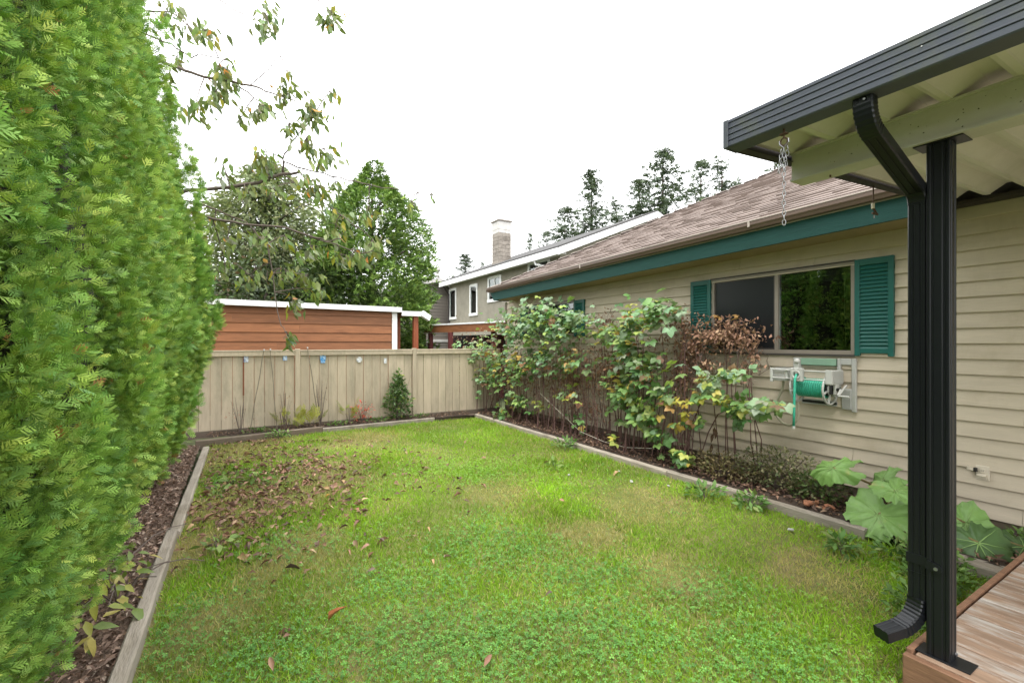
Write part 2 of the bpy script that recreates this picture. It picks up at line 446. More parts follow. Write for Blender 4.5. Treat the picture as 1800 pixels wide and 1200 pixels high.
# ------------------------------------------------------------------ ground, lawn and beds (the setting)
def lz(x, y):
    """height of the lawn"""
    return 0.03 * noise.noise(Vector((x * .55, y * .55, 3.1))) + 0.012 * noise.noise(Vector((x * 2.3, y * 2.3, 7.7)))
def sheet(name, x0, x1, y0, y1, zf, step, m):
    nx, ny = max(2, int((x1-x0)/step)+1), max(2, int((y1-y0)/step)+1)
    b = MB()
    for j in range(ny):
        for i in range(nx):
            x, y = x0+(x1-x0)*i/(nx-1), y0+(y1-y0)*j/(ny-1); b.v.append((x, y, zf(x, y)))
    for j in range(ny-1):
        for i in range(nx-1):
            a = j*nx+i; b.f.append((a, a+1, a+nx+1, a+nx))
    return tag(b.build(name, m, smooth=True), kind='structure')
sheet('ground', -400, 400, -300, 500, lambda x, y: -0.16, 100, EARTH)
sheet('lawn', -.5, 4.8, -4, 9.68, lz, 0.09, TURF)
def rough(a, k, s): return lambda x, y: a + k*noise.noise(Vector((x*s, y*s, 1.3))) + k*.5*noise.noise(Vector((x*s*2.7, y*s*2.7, 5.3)))
sheet('hedge_bed', -4.2, -.56, -3, 9.3, rough(0.03, .03, 3), 0.07, MULCH)
sheet('back_bed', -3, 5.9, 9.71, 10.3, rough(0.07, .025, 3), 0.06, SOIL)
sheet('house_bed', 4.86, 5.84, .93, 10.3, rough(0.075, .035, 3), 0.06, SOIL)

# ------------------------------------------------------------------ timber edging
def timber(p, q, w, h, z, m, label, group='timber edging boards'):
    p, q = Vector((*p, 0)), Vector((*q, 0)); d = (q-p).normalized(); r = Vector((d.y, -d.x, 0)); b = MB(); L = (q-p).length
    n = max(3, int(L/.12)); prof = [(-w/2+.006, 0), (w/2-.006, 0), (w/2, .008), (w/2, h-.012), (w/2-.012, h), (-w/2+.012, h), (-w/2, h-.012), (-w/2, .008)]
    for i in range(n+1):
        c = p + d*(L*i/n)
        for a, t in prof:
            j = .006*noise.noise(Vector((c.x*4+a*30, c.y*4, t*30)))
            b.v.append(tuple(c + r*(a+j) + Vector((0, 0, z+t+j))))
    k = len(prof)
    for i in range(n):
        for j in range(k):
            b.f.append((i*k+j, i*k+(j+1)%k, (i+1)*k+(j+1)%k, (i+1)*k+j))
    b.f.append(tuple(reversed(range(k)))); b.f.append(tuple(n*k+j for j in range(k)))
    o = b.build('edging_timber', m)
    me = o.data; me.transform(Matrix.Translation(-p)); o.location = p; WLOC[o.name] = p
    return tag(o, label, 'edging timber', group)
timber((-.515, -1.2), (-.515, 2.02), .085, .15, -.06, TIMBER, 'grey edging timber under the near end of the hedge')
timber((-.515, 2.03), (-.515, 5.05), .085, .15, -.055, TIMBER, 'pale grey edging timber between hedge foot and lawn, nearest long piece in view')
timber((-.5, 5.06), (-.46, 8.95), .09, .13, -.06, TIMBER, 'thin weathered edging timber running under the hedge to the back corner')
timber((-.62, 9.28), (1.4, 9.62), .09, .16, -.04, TIMBERX, 'dark edging timber in front of the leaning stakes at the lawn end')
timber((1.41, 9.6), (3.75, 9.7), .08, .12, -.03, TIMBER, 'grey low edging timber in front of the dense green bush by the fence')
timber((3.8, 9.78), (4.83, 9.86), .08, .09, -.03, TIMBERX, 'short dark timber at the fence foot near the house corner')
timber((4.83, 9.75), (4.835, 6.9), .09, .14, -.06, TIMBER, 'edging timber below the canes at the far end of the house bed')
timber((4.835, 6.89), (4.825, 4.1), .09, .14, -.055, TIMBER, 'edging timber below the middle of the cane row beside the house')
timber((4.825, 4.09), (4.84, 1.9), .09, .15, -.06, TIMBER, 'edging timber in front of the low grey shrub and rhubarb')
timber((4.82, 1.5), (4.83, .99), .16, .14, -.05, TIMBER, 'short wide edging timber meeting the deck corner')

# ------------------------------------------------------------------ the house
WX = 5.78          # outer face of the house wall
Y_FAR = 9.89
EXPO, ZB = 0.142, 0.19
house = thing('house', 'tan lap sided bungalow with teal fascia and brown shingle roof beside the lawn', 'house', (WX, Y_FAR, 0))
wins = [dict(y0=2.37, y1=4.12, z0=1.625, z1=2.64, mid=3.215), dict(y0=7.21, y1=8.93, z0=1.9, z1=2.6, mid=8.1)]
b = MB()                                            # wall with its window holes
ys = [-4.0, wins[0]['y0'], wins[0]['y1'], wins[1]['y0'], wins[1]['y1'], Y_FAR-.02]
for i in range(5):
    if i in (1, 3):
        w = wins[i//2]; b.box(WX+.012, WX+.14, ys[i], ys[i+1], .12, w['z0']); b.box(WX+.012, WX+.14, ys[i], ys[i+1], w['z1'], 2.98)
    else: b.box(WX+.012, WX+.14, ys[i], ys[i+1], .12, 2.98 if i else 3.3)
b.box(WX+.14, 15.5, Y_FAR-.16, Y_FAR-.02, .12, 2.9)
b.build('wall', SHEATH, house)
b = MB(); b.box(WX+.03, WX+.2, -4, Y_FAR-.05, -.15, .19); b.box(WX+.2, 15.5, Y_FAR-.2, Y_FAR-.05, -.15, .12); b.build('foundation', CONC, house)

board_mesh = {}
def siding_board(y0, y1, z, k):
    L = round(y1-y0, 3)
    if L < .03: return
    if L not in board_mesh:
        m = MB(); e = EXPO
        m.prism([(0, e+.02), (-.004, e+.02), (-.031, .0), (-.031, -.003), (-.028, -.006), (-.02, .004), (-.006, .006), (.012, .02)], (0, 0, 0), (0, L, 0), (1, 0, 0), (0, 0, 1))
        board_mesh[L] = m.mesh('siding_board', SIDING)
    o = put('siding_board', board_mesh[L], house, (WX, y0, z))
    return o
rr = random.Random(3)
for k in range(20):
    z = ZB + EXPO*k
    if z > 3.0: break
    cuts = [-4.0]; y = -4.0 + rr.uniform(.8, 3.6)
    while y < Y_FAR-.4:
        cuts.append(round(y, 2)); y += rr.choice([2.44, 3.05, 3.66])
    cuts.append(Y_FAR)
    for a, c in zip(cuts, cuts[1:]):
        segs = [(a, c-.003)]
        for w in wins:
            if z+EXPO > w['z0']+.03 and z < w['z1']-.045:
                ns = []
                for s0, s1 in segs:
                    lo, hi = w['y0']-.005, w['y1']+.005
                    if s1 <= lo or s0 >= hi: ns.append((s0, s1)); continue
                    if s0 < lo: ns.append((s0, lo))
                    if s1 > hi: ns.append((hi, s1))
                segs = ns
        for s0, s1 in segs:
            if z > 2.84 and s1 > 1.8:               # above the soffit only below the patio cover
                s1 = 1.78
            siding_board(s0, s1, z, k)
b = MB(); b.box(WX-.022, WX+.06, Y_FAR, Y_FAR+.02, .12, 2.8); b.build('corner_board', SIDING, house)

# windows: frame, panes, screen, blind and dark room behind
def house_window(w, screen_high=True):
    y0, y1, z0, z1, ym = w['y0'], w['y1'], w['z0'], w['z1'], w['mid']
    b = MB(); o, t = .03, .035
    b.box(WX-o, WX+.05, y0, y0+t, z0, z1); b.box(WX-o, WX+.05, y1-t, y1, z0, z1)
    b.box(WX-o-.004, WX+.05, y0+t, y1-t, z0, z0+t+.01); b.box(WX-o, WX+.05, y0+t, y1-t, z1-t, z1)
    b.box(WX-o+.003, WX+.045, ym-.022, ym+.022, z0+t+.01, z1-t)
    win = b.build('window', ALU, house)
    b = MB(); b.box(WX-o-.014, WX-.005, y0-.012, y1+.012, z1+.001, z1+.016); b2 = MB(); b2.box(WX-o-.012, WX+.0, y0-.004, y1+.004, z0-.022, z0-.001); b2.build('sill_drip', ALUD, win); b.build('head_drip', ALUD, win)
    b = MB(); b.box(WX+.006, WX+.011, y0+t+.002, ym-.024, z0+t+.012, z1-t-.002); b.build('pane', GLASS, win)
    b = MB(); b.box(WX+.026, WX+.031, ym+.024, y1-t-.002, z0+t+.012, z1-t-.002); b.build('pane', GLASS, win)
    # sliding half with its insect screen
    b = MB(); s = .018
    ya, yb, za, zb = ym+.024, y1-t-.002, z0+t+.012, z1-t-.002
    b.box(WX-.012, WX-.002, ya, ya+s, za, zb); b.box(WX-.012, WX-.002, yb-s, yb, za, zb); b.box(WX-.012, WX-.002, ya+s, yb-s, za, za+s); b.box(WX-.012, WX-.002, ya+s, yb-s, zb-s, zb)
    b.build('screen_frame', ALUD, win)
    b = MB(); b.box(WX-.008, WX-.006, ya+s, yb-s, za+s, zb-s); b.build('insect_screen', SCREEN, win)
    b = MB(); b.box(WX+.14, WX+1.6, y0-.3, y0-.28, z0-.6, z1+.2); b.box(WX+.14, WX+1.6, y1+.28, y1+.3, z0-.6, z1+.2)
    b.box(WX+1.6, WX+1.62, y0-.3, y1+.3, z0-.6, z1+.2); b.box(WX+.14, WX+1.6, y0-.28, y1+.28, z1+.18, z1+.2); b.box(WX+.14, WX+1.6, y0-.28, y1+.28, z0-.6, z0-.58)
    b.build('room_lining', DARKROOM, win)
    b = MB(); b.box(WX+.07, WX+.11, y0+.04, y1-.04, z1-.115, z1-.04)
    for i in range(6): b.box(WX+.06, WX+.115, y0+.05, y1-.05, z1-.125-.009*i, z1-.121-.009*i)
    b.build('blind', BLIND, win)
    b = MB(); b.tube([(WX+.06, y0+.13, z1-.1), (WX+.058, y0+.132, z0+.5), (WX+.06, y0+.12, z0+.08)], .004, 5); b.build('blind_wand', BLIND, win)
    return win
for w in wins: house_window(w)

def shutter(y0, y1, z0, z1):
    b = MB(); t = .035; st = .05
    b.bbox(WX-.022-t, WX-.018, y0, y0+st, z0, z1, .004); b.bbox(WX-.022-t, WX-.018, y1-st, y1, z0, z1, .004)
    b.bbox(WX-.02-t, WX-.018, y0+st-.003, y1-st+.003, z0+.03, z0+.075, .004); b.bbox(WX-.02-t, WX-.018, y0+st-.003, y1-st+.003, z1-.07, z1, .004)
    b.box(WX-.026, WX-.0185, y0+st-.003, y1-st+.003, z0+.075, z1-.07)
    sh = b.build('shutter', TEALP, house)
    n = int((z1-z0-.145)/.04); p = (z1-z0-.145)/n
    m = MB(); L = y1-y0-2*st-.002
    m.prism([(0, 0), (-.024, -.004), (-.026, .004), (-.006, p-.004), (0, p-.004)], (0, 0, 0), (0, L, 0), (1, 0, 0), (0, 0, 1))
    me = m.mesh('slat', TEALP)
    for i in range(n): put('slat', me, sh, (WX-.0265, y0+st+.001, z0+.075+p*i+.001))
shutter(2.015, 2.362, 1.612, 2.65); shutter(4.13, 4.46, 1.612, 2.65)
shutter(6.89, 7.2, 1.88, 2.6); shutter(8.94, 9.24, 1.88, 2.6)

# eave: fascia, soffit, gutter, roof.  The eave line falls slightly towards the far corner
XF, YE = 5.25, 9.83
def ez(y): return 2.975 + (YE-y)*0.0163                # top of the fascia
FH = .205
Y_CUT = 1.70
def tilted(x0, x1, y0, y1, zl, zh):
    """box between two sloping lines zl(y), zh(y)"""
    b = MB(); return b.add([(x0,y0,zl(y0)),(x1,y0,zl(y0)),(x1,y1,zl(y1)),(x0,y1,zl(y1)),(x0,y0,zh(y0)),(x1,y0,zh(y0)),(x1,y1,zh(y1)),(x0,y1,zh(y1))],
                           [(0,3,2,1),(4,5,6,7),(0,1,5,4),(1,2,6,5),(2,3,7,6),(3,0,4,7)])
b = tilted(XF, XF+.04, Y_CUT, YE-.16, lambda y: ez(y)-FH, lambda y: ez(y))
b.add([(XF, YE-.16, ez(YE)-FH), (XF+.04, YE-.16, ez(YE)-FH), (XF+.04, YE-.0, ez(YE)), (XF, YE-.0, ez(YE)), (XF, YE-.16, ez(YE)), (XF+.04, YE-.16, ez(YE))],
      [(0,3,4), (1,5,2), (0,1,2,3), (3,2,5,4)])
b.box(XF+.04, 15.9, YE-.2, YE-.16, ez(YE)-FH, ez(YE))
b.build('fascia', TEAL, house)
b = tilted(XF+.04, WX+.012, Y_CUT, YE-.2, lambda y: ez(y)-FH+.012, lambda y: ez(y)-FH+.03); b.build('soffit', SOFFIT, house)
b = MB()
for y0, y1 in ((Y_CUT, YE+.02),):
    for (pa, pb) in (((XF-.11, .012), (XF-.003, .0)),):
        prof = lambda y: [(XF-.002, ez(y)+.004), (XF-.075, ez(y)+.004), (XF-.088, ez(y)+.03), (XF-.105, ez(y)+.05), (XF-.105, ez(y)+.098), (XF-.097, ez(y)+.098), (XF-.097, ez(y)+.056), (XF-.08, ez(y)+.035), (XF-.07, ez(y)+.012), (XF-.002, ez(y)+.012)]
        A, Bp = prof(y0), prof(y1); n = len(A); base = len(b.v)
        b.v += [(x, y0, z) for x, z in A] + [(x, y1, z) for x, z in Bp]
        b.f += [(base+i, base+(i+1)%n, base+n+(i+1)%n, base+n+i) for i in range(n)]
        b.f += [tuple(base+i for i in range(n)), tuple(base+n+i for i in reversed(range(n)))]
    b.box(XF-.104, XF-.003, y1-.004, y1, ez(y1)+.012, ez(y1)+.09)
gut = b.build('gutter', BROWN, house)
b = MB()
b.add([(XF-.111,Y_CUT,ez(Y_CUT)+.094),(XF-.096,Y_CUT,ez(Y_CUT)+.094),(XF-.096,YE+.02,ez(YE+.02)+.094),(XF-.111,YE+.02,ez(YE+.02)+.094),
       (XF-.111,Y_CUT,ez(Y_CUT)+.104),(XF-.096,Y_CUT,ez(Y_CUT)+.104),(XF-.096,YE+.02,ez(YE+.02)+.104),(XF-.111,YE+.02,ez(YE+.02)+.104)],
      [(0,3,2,1),(4,5,6,7),(0,1,5,4),(1,2,6,5),(2,3,7,6),(3,0,4,7)])
for yy in (3.2, 6.3): b.box(XF-.1095, XF-.104, yy-.012, yy+.012, ez(yy)+.03, ez(yy)+.094)
b.build('gutter_lip', GUTTRIM, gut)
b = tilted(XF-.012, XF-.0005, Y_CUT, YE-.02, lambda y: ez(y)-.008, lambda y: ez(y)+.003); b.build('fascia_trim', GUTTRIM, house)
b = MB(); b.bbox(WX-.03, WX+.05, Y_FAR+.022, Y_FAR+.1, .1, ez(YE)-FH+.01); b.build('downspout', BROWN, house)

RS = 0.5                                              # roof pitch
def rz(x, y): return ez(y) + .085 + (x-(XF-.04))*RS
XR = 10.6                                            # ridge
b = MB(); x0 = XF-.04
zt = lambda x, y: rz(x, y)
hipt = XR-x0
b.add([(x0,-4,zt(x0,-4)-.02),(XR,-4,zt(XR,-4)-.02),(XR,YE+.03-hipt,zt(XR,YE+.03-hipt)-.02),(x0,YE+.03,zt(x0,YE+.03)-.02),
       (XR*2-x0,YE+.03,zt(x0,YE+.03)-.02),(XR*2-x0,-4,zt(x0,-4)-.02)],
      [(0,1,2,3),(3,2,4),(1,5,4,2)])
b.build('roof_deck', DARKROOF, house)
# shingles: courses of tabs with a thick butt edge
shg = mat('rose_brown_shingle', (0.205, 0.162, 0.142), 0.95, 0.14, 90, bump=0.5, bscale=250, rnd=0.12, bdist=.003)
def attr_variant(m, name):
    m2 = m.copy(); m2.name = name; n, l = m2.node_tree.nodes, m2.node_tree.links
    a = n.new('ShaderNodeAttribute'); a.attribute_name = 'col'
    for nd in n:
        if nd.type == 'MIX_RGB' and nd.blend_type == 'MULTIPLY': l.new(a.outputs['Color'], nd.inputs['Color1'])
    return m2
shga = attr_variant(shg, 'rose_brown_shingle_field')
run = .135; dx = run/math.sqrt(1+RS*RS); sl = Vector((1, 0, RS)).normalized(); nr = Vector((-RS, 0, 1)).normalized()
tabs = []
rr = random.Random(11)
i = 0
while True:
    xs = XF-.055 + dx*i
    if xs > XR-.1: break
    yend = YE+.05-(xs-(XF-.04)); y = 1.0 - 1.2*(xs>6) + rr.uniform(0, .3)
    if xs > 8: y = -.5
    while y < yend-.02:
        wdt = rr.choice([.16, .2, .3, .24]); y2 = min(y+wdt, yend)
        tabs.append((xs, y, y2-y-.004, rr.uniform(.92, 1.07), rr.choice([.013, .017, .022])))
        y = y2
    i += 1
tabs.sort(key=lambda t: Vector((t[0], t[1]+t[2]/2, rz(t[0], t[1])-EYE)).length)
def tab_geo(w, th):
    m = MB(); a = sl*(run*1.12); n0 = nr*th
    P = [Vector((0,0,0)), Vector((0,w,-.0163*w)), a+Vector((0,w,-.0163*w)), a]
    m.add([p for p in P]+[P[0]+n0, P[1]+n0, P[2]+nr*.002, P[3]+nr*.002], [(4,5,6,7)[::-1],(0,4,7,3),(1,2,6,5),(0,1,5,4)])
    return m
tabmesh = {}
vv, ff, cc = [], [], []
for q, (xs, y, w, c, th) in enumerate(tabs):
    p = Vector((xs, y, rz(xs, y)-.004))
    if q < 290 and w > .05:
        key = (round(w, 2), th)
        if key not in tabmesh: tabmesh[key] = tab_geo(key[0]-.002, th).mesh('shingle', shg)
        put('shingle', tabmesh[key], house, p)
    else:
        m = tab_geo(w, th); n0 = len(vv)
        vv += [tuple(Vector(t)+p) for t in m.v]; ff += [tuple(k+n0 for k in f) for f in m.f]; cc += [c]*len(m.v)
me = bpy.data.meshes.new('shingles'); me.from_pydata([tuple(Vector(t)-WLOC[house.name]) for t in vv], [], ff)
at = me.attributes.new('col', 'FLOAT_COLOR', 'POINT')
arr = np.ones((len(vv), 4), np.float32); arr[:, :3] = np.array(cc)[:, None]*np.array([[.205, .162, .142]]); at.data.foreach_set('color', arr.reshape(-1))
me.materials.append(shga); o = put('shingles', me, house, WLOC[house.name]); o['kind'] = 'stuff'
b = MB(); t = 0.0; capm = MB(); d = Vector((1, -1, RS+.0163)); L = d.length; d.normalize()
s2 = Vector((1, 1, 0)).normalized()
capm.add([Vector((0,0,.03)), s2*.13+Vector((0,0,-.015)), -s2*.13+Vector((0,0,-.015)), d*.26+Vector((0,0,.012)), d*.26+s2*.13+Vector((0,0,-.03)), d*.26-s2*.13+Vector((0,0,-.03)),
          Vector((0,0,.012)), s2*.13+Vector((0,0,-.032)), -s2*.13+Vector((0,0,-.032))], [(0,1,4,3),(0,3,5,2),(0,2,8,6),(0,6,7,1)])
cme = capm.mesh('hip_cap', shg)
for i in range(31):
    tt = .03+.23*i/ L * 1.0
    tt = .02 + i*.2
    if tt > hipt-.05: break
    p = Vector((XF-.04+tt, YE+.03-tt, rz(XF-.04+tt, YE+.03-tt)+.01)); put('hip_cap', cme, house, p)
# outlet on the wall (fixed to the house but an object people name on its own)
po = onX(1729, 830, WX)
out = thing('electrical_outlet', 'beige outdoor outlet with open cover and small black plug on the siding', 'electrical outlet', (WX-.02, po.y, po.z-.065))
y, z = po.y, po.z
b = MB(); b.bbox(WX-.032, WX-.019, y-.045, y+.045, z-.065, z+.065, .004); b.build('plate', PLATE, out)
b = MB(); b.bbox(WX-.04, WX-.0325, y-.02, y+.02, z+.002, z+.04, .003); b.build('receptacle', PLATE, out)
b = MB()
for s in (-.007, .007): b.box(WX-.0415, WX-.04, y+s-.0015, y+s+.0015, z+.014, z+.028)
b.build('slot', DARKHOLE, out)
b = MB(); b.bar((WX-.033, y, z-.005), (WX-.075, y, z-.022), .062, .006, (1, 0, 1)); b.bar((WX-.034, y, z-.03), (WX-.05, y, z-.03), .06, .03, (0, 0, 1)); b.build('cover_flap', PLATE, out)
b = MB(); b.bbox(WX-.07, WX-.033, y+.03, y+.052, z+.005, z+.042, .004); b.build('plug', DARKHOLE, out)
b = MB(); b.bar((WX-.05, y+.052, z+.024), (WX-.05, y+.095, z+.03), .03, .022); b.build('cover_flap', PLATE, out)
# ------------------------------------------------------------------ fence
FY = 10.2
fence = thing('fence', 'weathered beige vertical board fence across the end of the lawn', 'fence', (1.02, FY, 0))
fm = {}
rr = random.Random(5)
posts = [-3.84, -1.4, 1.02, 3.46, 5.9]
for a, c in zip(posts, posts[1:]):
    if a >= 3.4: c = WX-.03
    n = round((c-a-.1)/.182); w = (c-a-.1)/n
    for i in range(n):
        key = (round(w, 3), rr.randrange(4))
        if key not in fm:
            m = MB(); dz = key[1]*.003; m.bbox(0, w-.005-.0012*key[1], 0, .018, .06, 1.515+dz, .003); fm[key] = m.mesh('board', FENCE)
        o = put('board', fm[key], fence, (a+.05+i*w, FY+.002+rr.uniform(-.006, .006), 0), rot=(rr.uniform(-.003, .003), 0, rr.uniform(-.02, .02)))
    b = MB(); b.bbox(a+.051, c-.051, FY-.045, FY-.012, 1.5, 1.585, .004); b.build('top_rail', FENCE, fence)
    b = MB(); b.bbox(a+.046, c-.046, FY-.052, FY+.05, 1.586, 1.612, .004); b.build('cap', FENCE, fence)
    b = MB(); b.bbox(a+.051, c-.051, FY-.05, FY-.012, .0, .125, .005); b.build('kickboard', FENCEDARK, fence)
    b = MB(); b.box(a+.051, c-.051, FY+.03, FY+.07, .3, .39); b.build('rail', FENCE, fence)
for x in posts[:-1]:
    b = MB(); b.bbox(x-.045, x+.045, FY-.055, FY+.04, 0, 1.635, .005); b.build('post', FENCE, fence)
p = onY(428, 660, FY); b = MB(); b.box(p.x-.012, p.x+.012, FY-.011, FY-.006, .75, 1.5); b.build('bare_strip', RUST, fence)
# cards pinned to the fence
card_mats = {k: mat('card_'+k, c, 0.6, .25, 30, bump=0, c2=c2, c2scale=28, c2lo=.48, c2hi=.56) for k, c, c2 in
             (('pale_blue', (.62, .66, .72), (.2, .36, .62)), ('blue', (.06, .28, .6), (.45, .6, .75)), ('white', (.72, .72, .7), (.5, .53, .58)), ('dark', (.6, .63, .68), (.12, .2, .36)))}
for (px, py, w, h, k, lab) in ((432.5, 631, .075, .12, 'dark', 'small blue and white card pinned beside the bare red strip of the fence'),
                               (501, 629, .075, .1, 'pale_blue', 'small pale blue card pinned to the fence just left of a post'),
                               (567.5, 631, .11, .16, 'blue', 'largest and bluest of the cards pinned along the fence'),
                               (631.5, 632, .11, .12, 'white', 'white card with a ragged outline pinned to the fence'),
                               (677, 634, .055, .11, 'white', 'narrow white card pinned to the fence above the dense green bush')):
    p = onY(px, py, FY-.012); b = MB()
    if k == 'blue':
        b.bbox(p.x-w/2, p.x+w/2, FY-.022, FY-.017, p.z-.02, p.z+h/2, .002); b.bbox(p.x-w*.38, p.x+w*.4, FY-.022, FY-.017, p.z-h/2, p.z-.021, .002)
    elif w > .1:
        b.bbox(p.x-w/2, p.x+w/2, FY-.022, FY-.017, p.z-.03, p.z+.03, .002); b.bbox(p.x-w*.3, p.x+w*.28, FY-.022, FY-.017, p.z-h/2, p.z-.031, .002); b.bbox(p.x-w*.25, p.x+w*.3, FY-.022, FY-.017, p.z+.031, p.z+h/2, .002)
    else: b.bbox(p.x-w/2, p.x+w/2, FY-.022, FY-.017, p.z-h/2, p.z+h/2, .002)
    tag(b.build('card', card_mats[k]), lab, 'card', 'cards pinned along the fence')
def stake(p, q, lab):
    b = MB(); p, q = Vector(p), Vector(q); n = 7
    pts = [p.lerp(q, i/n) + Vector((.006*math.sin(i*1.7), 0, 0)) for i in range(n+1)]
    b.tube(pts, [.008]*n + [.007], 6)
    t = thing('stake', lab, 'stake', p, 'stakes leaning on the fence'); b.build('cane_rod', BAMBOO, t)
    c = MB(); c.tube([q, q+(q-p).normalized()*.035], .013, 8); c.build('pale_tip', PARGE, t)
stake((.166, 9.93, .03), (.418, 10.12, 1.6), 'stake leaning strongly right, the left one of the crossing pair')
stake((.634, 9.95, .05), (.53, 10.12, 1.61), 'nearly upright stake next to the strongly leaning one')
stake((1.404, 9.95, .06), (1.2, 10.12, 1.64), 'stake leaning left, just right of a fence post')
b = MB(); b.tube([(.72, 9.78, .05), (.68, 9.9, .42), (.74, 9.98, .42), (.83, 9.96, .06)], .006, 5)
tag(b.build('wire_hoop', RUSTY), 'low bent wire hoop at the foot of the fence between stakes', 'wire hoop')

# ------------------------------------------------------------------ cedar shed beyond the fence
SY = 12.0
shed = thing('shed', 'cedar clad garden shed with white fascia just behind the fence', 'shed', (1.5, SY, 0))
pm = {}
rr = random.Random(9)
XL, XRr = -3.2, 3.46
ex = .213
for k in range(12):
    z = .3 + ex*k
    if z > 2.62: break
    cuts = [XL] + sorted(rr.uniform(XL+.6, XRr-.6) for _ in range(2 if k % 2 else 1)) + [XRr]
    for a, c in zip(cuts, cuts[1:]):
        L = c-a-.003; m = MB()
        m.prism([(0, 0), (-.03, 0), (-.032, .006), (-.012, ex+.012), (0, ex+.012)], (0, 0, 0), (L, 0, 0), (0, 1, 0), (0, 0, 1))
        put('plank', m.mesh('plank', CEDAR), shed, (a, SY-.001, z-.002))
b = MB(); b.box(XL, XRr+.05, SY+.002, SY+2.6, -.15, 2.55); b.build('wall', SHEATH, shed)
b = MB(); b.bbox(XRr+.002, XRr+.135, SY-.05, SY+.08, -.1, 2.575, .004); b.build('corner_board', WHITE, shed)
fl = lambda x: 2.72 - .007*(x+.4)
b = MB()
b.add([(XL-.2,SY-.16,fl(XL)-.125),(3.69,SY-.16,fl(3.6)-.125),(3.69,SY-.12,fl(3.6)-.125),(XL-.2,SY-.12,fl(XL)-.125),(XL-.2,SY-.16,fl(XL)),(3.69,SY-.16,fl(3.6)),(3.69,SY-.12,fl(3.6)),(XL-.2,SY-.12,fl(XL))],
      [(0,3,2,1),(4,5,6,7),(0,1,5,4),(1,2,6,5),(2,3,7,6),(3,0,4,7)])
b.box(3.65, 3.69, SY-.119, SY+2.7, 2.565, 2.69)
b.build('fascia', WHITE, shed)
b = MB(); b.box(XL-.18, 3.64, SY-.118, SY+2.7, 2.6, 2.66); b.build('roof', DARKROOF, shed)
# lean-to porch of the shed: ceiling boards, posts, white fascia
b = MB(); b.box(3.692, 4.31, SY-.14, SY-.1, 2.475, 2.6); b.build('porch_fascia', WHITE, shed)
b = MB(); b.box(3.692, 4.3, SY-.09, SY+3.2, 2.56, 2.6); b.build('porch_roof', DARKROOF, shed)
for i in range(5):
    b = MB(); x = 3.7+.12*i; b.box(x, x+.115, SY-.08, SY+3.2, 2.535, 2.555); b.build('ceiling_board', CEDAR, shed)
for x, y in ((4.1, SY-.02), (4.1, SY+1.6), (4.1, SY+3.1)):
    b = MB(); b.bbox(x-.065, x+.065, y-.065, y+.065, -.15, 2.53, .006); b.build('post', CEDARPOST, shed)
b = MB(); c = onY(747, 555, SY-.15); b.bar(c+Vector((-.1, -.02, .06)), c+Vector((.13, .0, -.07)), .09, .16, (.5, .3, .8)); b.build('gutter_end', WHITEP, shed)

# ------------------------------------------------------------------ open carport with red stained beam, between shed and neighbour
A, B = onD(737, 578, 17), onD(893, 572, 13.7)
A.z = B.z = 2.24
dAB = (B-A).normalized(); nAB = Vector((-dAB.y, dAB.x, 0));
if nAB.y < 0: nAB = -nAB
carport = thing('carport', 'flat roofed carport on red stained posts beyond the fence', 'carport', (A.x, A.y, 0))
b = MB(); b.bar(A+Vector((0, 0, .16)), B+Vector((0, 0, .16)), .14, .05); b.build('roof_edge', WHITE, carport)
b = MB(); m_ = (A+B)/2+nAB*1.55+Vector((0, 0, .15)); b.bar(m_-dAB*2.35, m_+dAB*2.35, 3.0, .06); b.build('roof', DARKROOF, carport)
b = MB(); b.bar(A+Vector((0, 0, .02))+dAB*.35, B+Vector((0, 0, .0)), .09, .26); b.build('beam', CEDAR, carport)
for i in range(7):
    p = A+dAB*(.5+.62*i)+nAB*.07; b = MB(); b.bar(p+Vector((0, 0, .06)), p+nAB*2.8+Vector((0, 0, .06)), .05, .13); b.build('rafter', CEDARPOST, carport)
m_ = onD(790, 600, 18.2); n_ = onD(905, 600, 15.4)  # added dark boards standing in for the shade under the roof
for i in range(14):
    p = m_.lerp(n_, i/14); q = m_.lerp(n_, (i+.94)/14); p.z = q.z = .95; b = MB(); b.bar(p, q, .03, 2.2); b.build('shade_board', MAROON if i % 3 else DARKTRIM, carport)
for i, (px, D, mt) in enumerate(((757, 16.6, MAROON), (745, 17.6, MAROON), (741, 18.6, BLACKM), (713, 19.2, CEDARPOST), (723, 19.6, MAROON), (792, 15.6, MAROON), (868, 14.4, MAROON))):
    p = onD(px, 600, D); b = MB(); b.bbox(p.x-.07, p.x+.07, p.y-.07, p.y+.07, -.15, 2.12, .006); b.build('post', mt, carport)

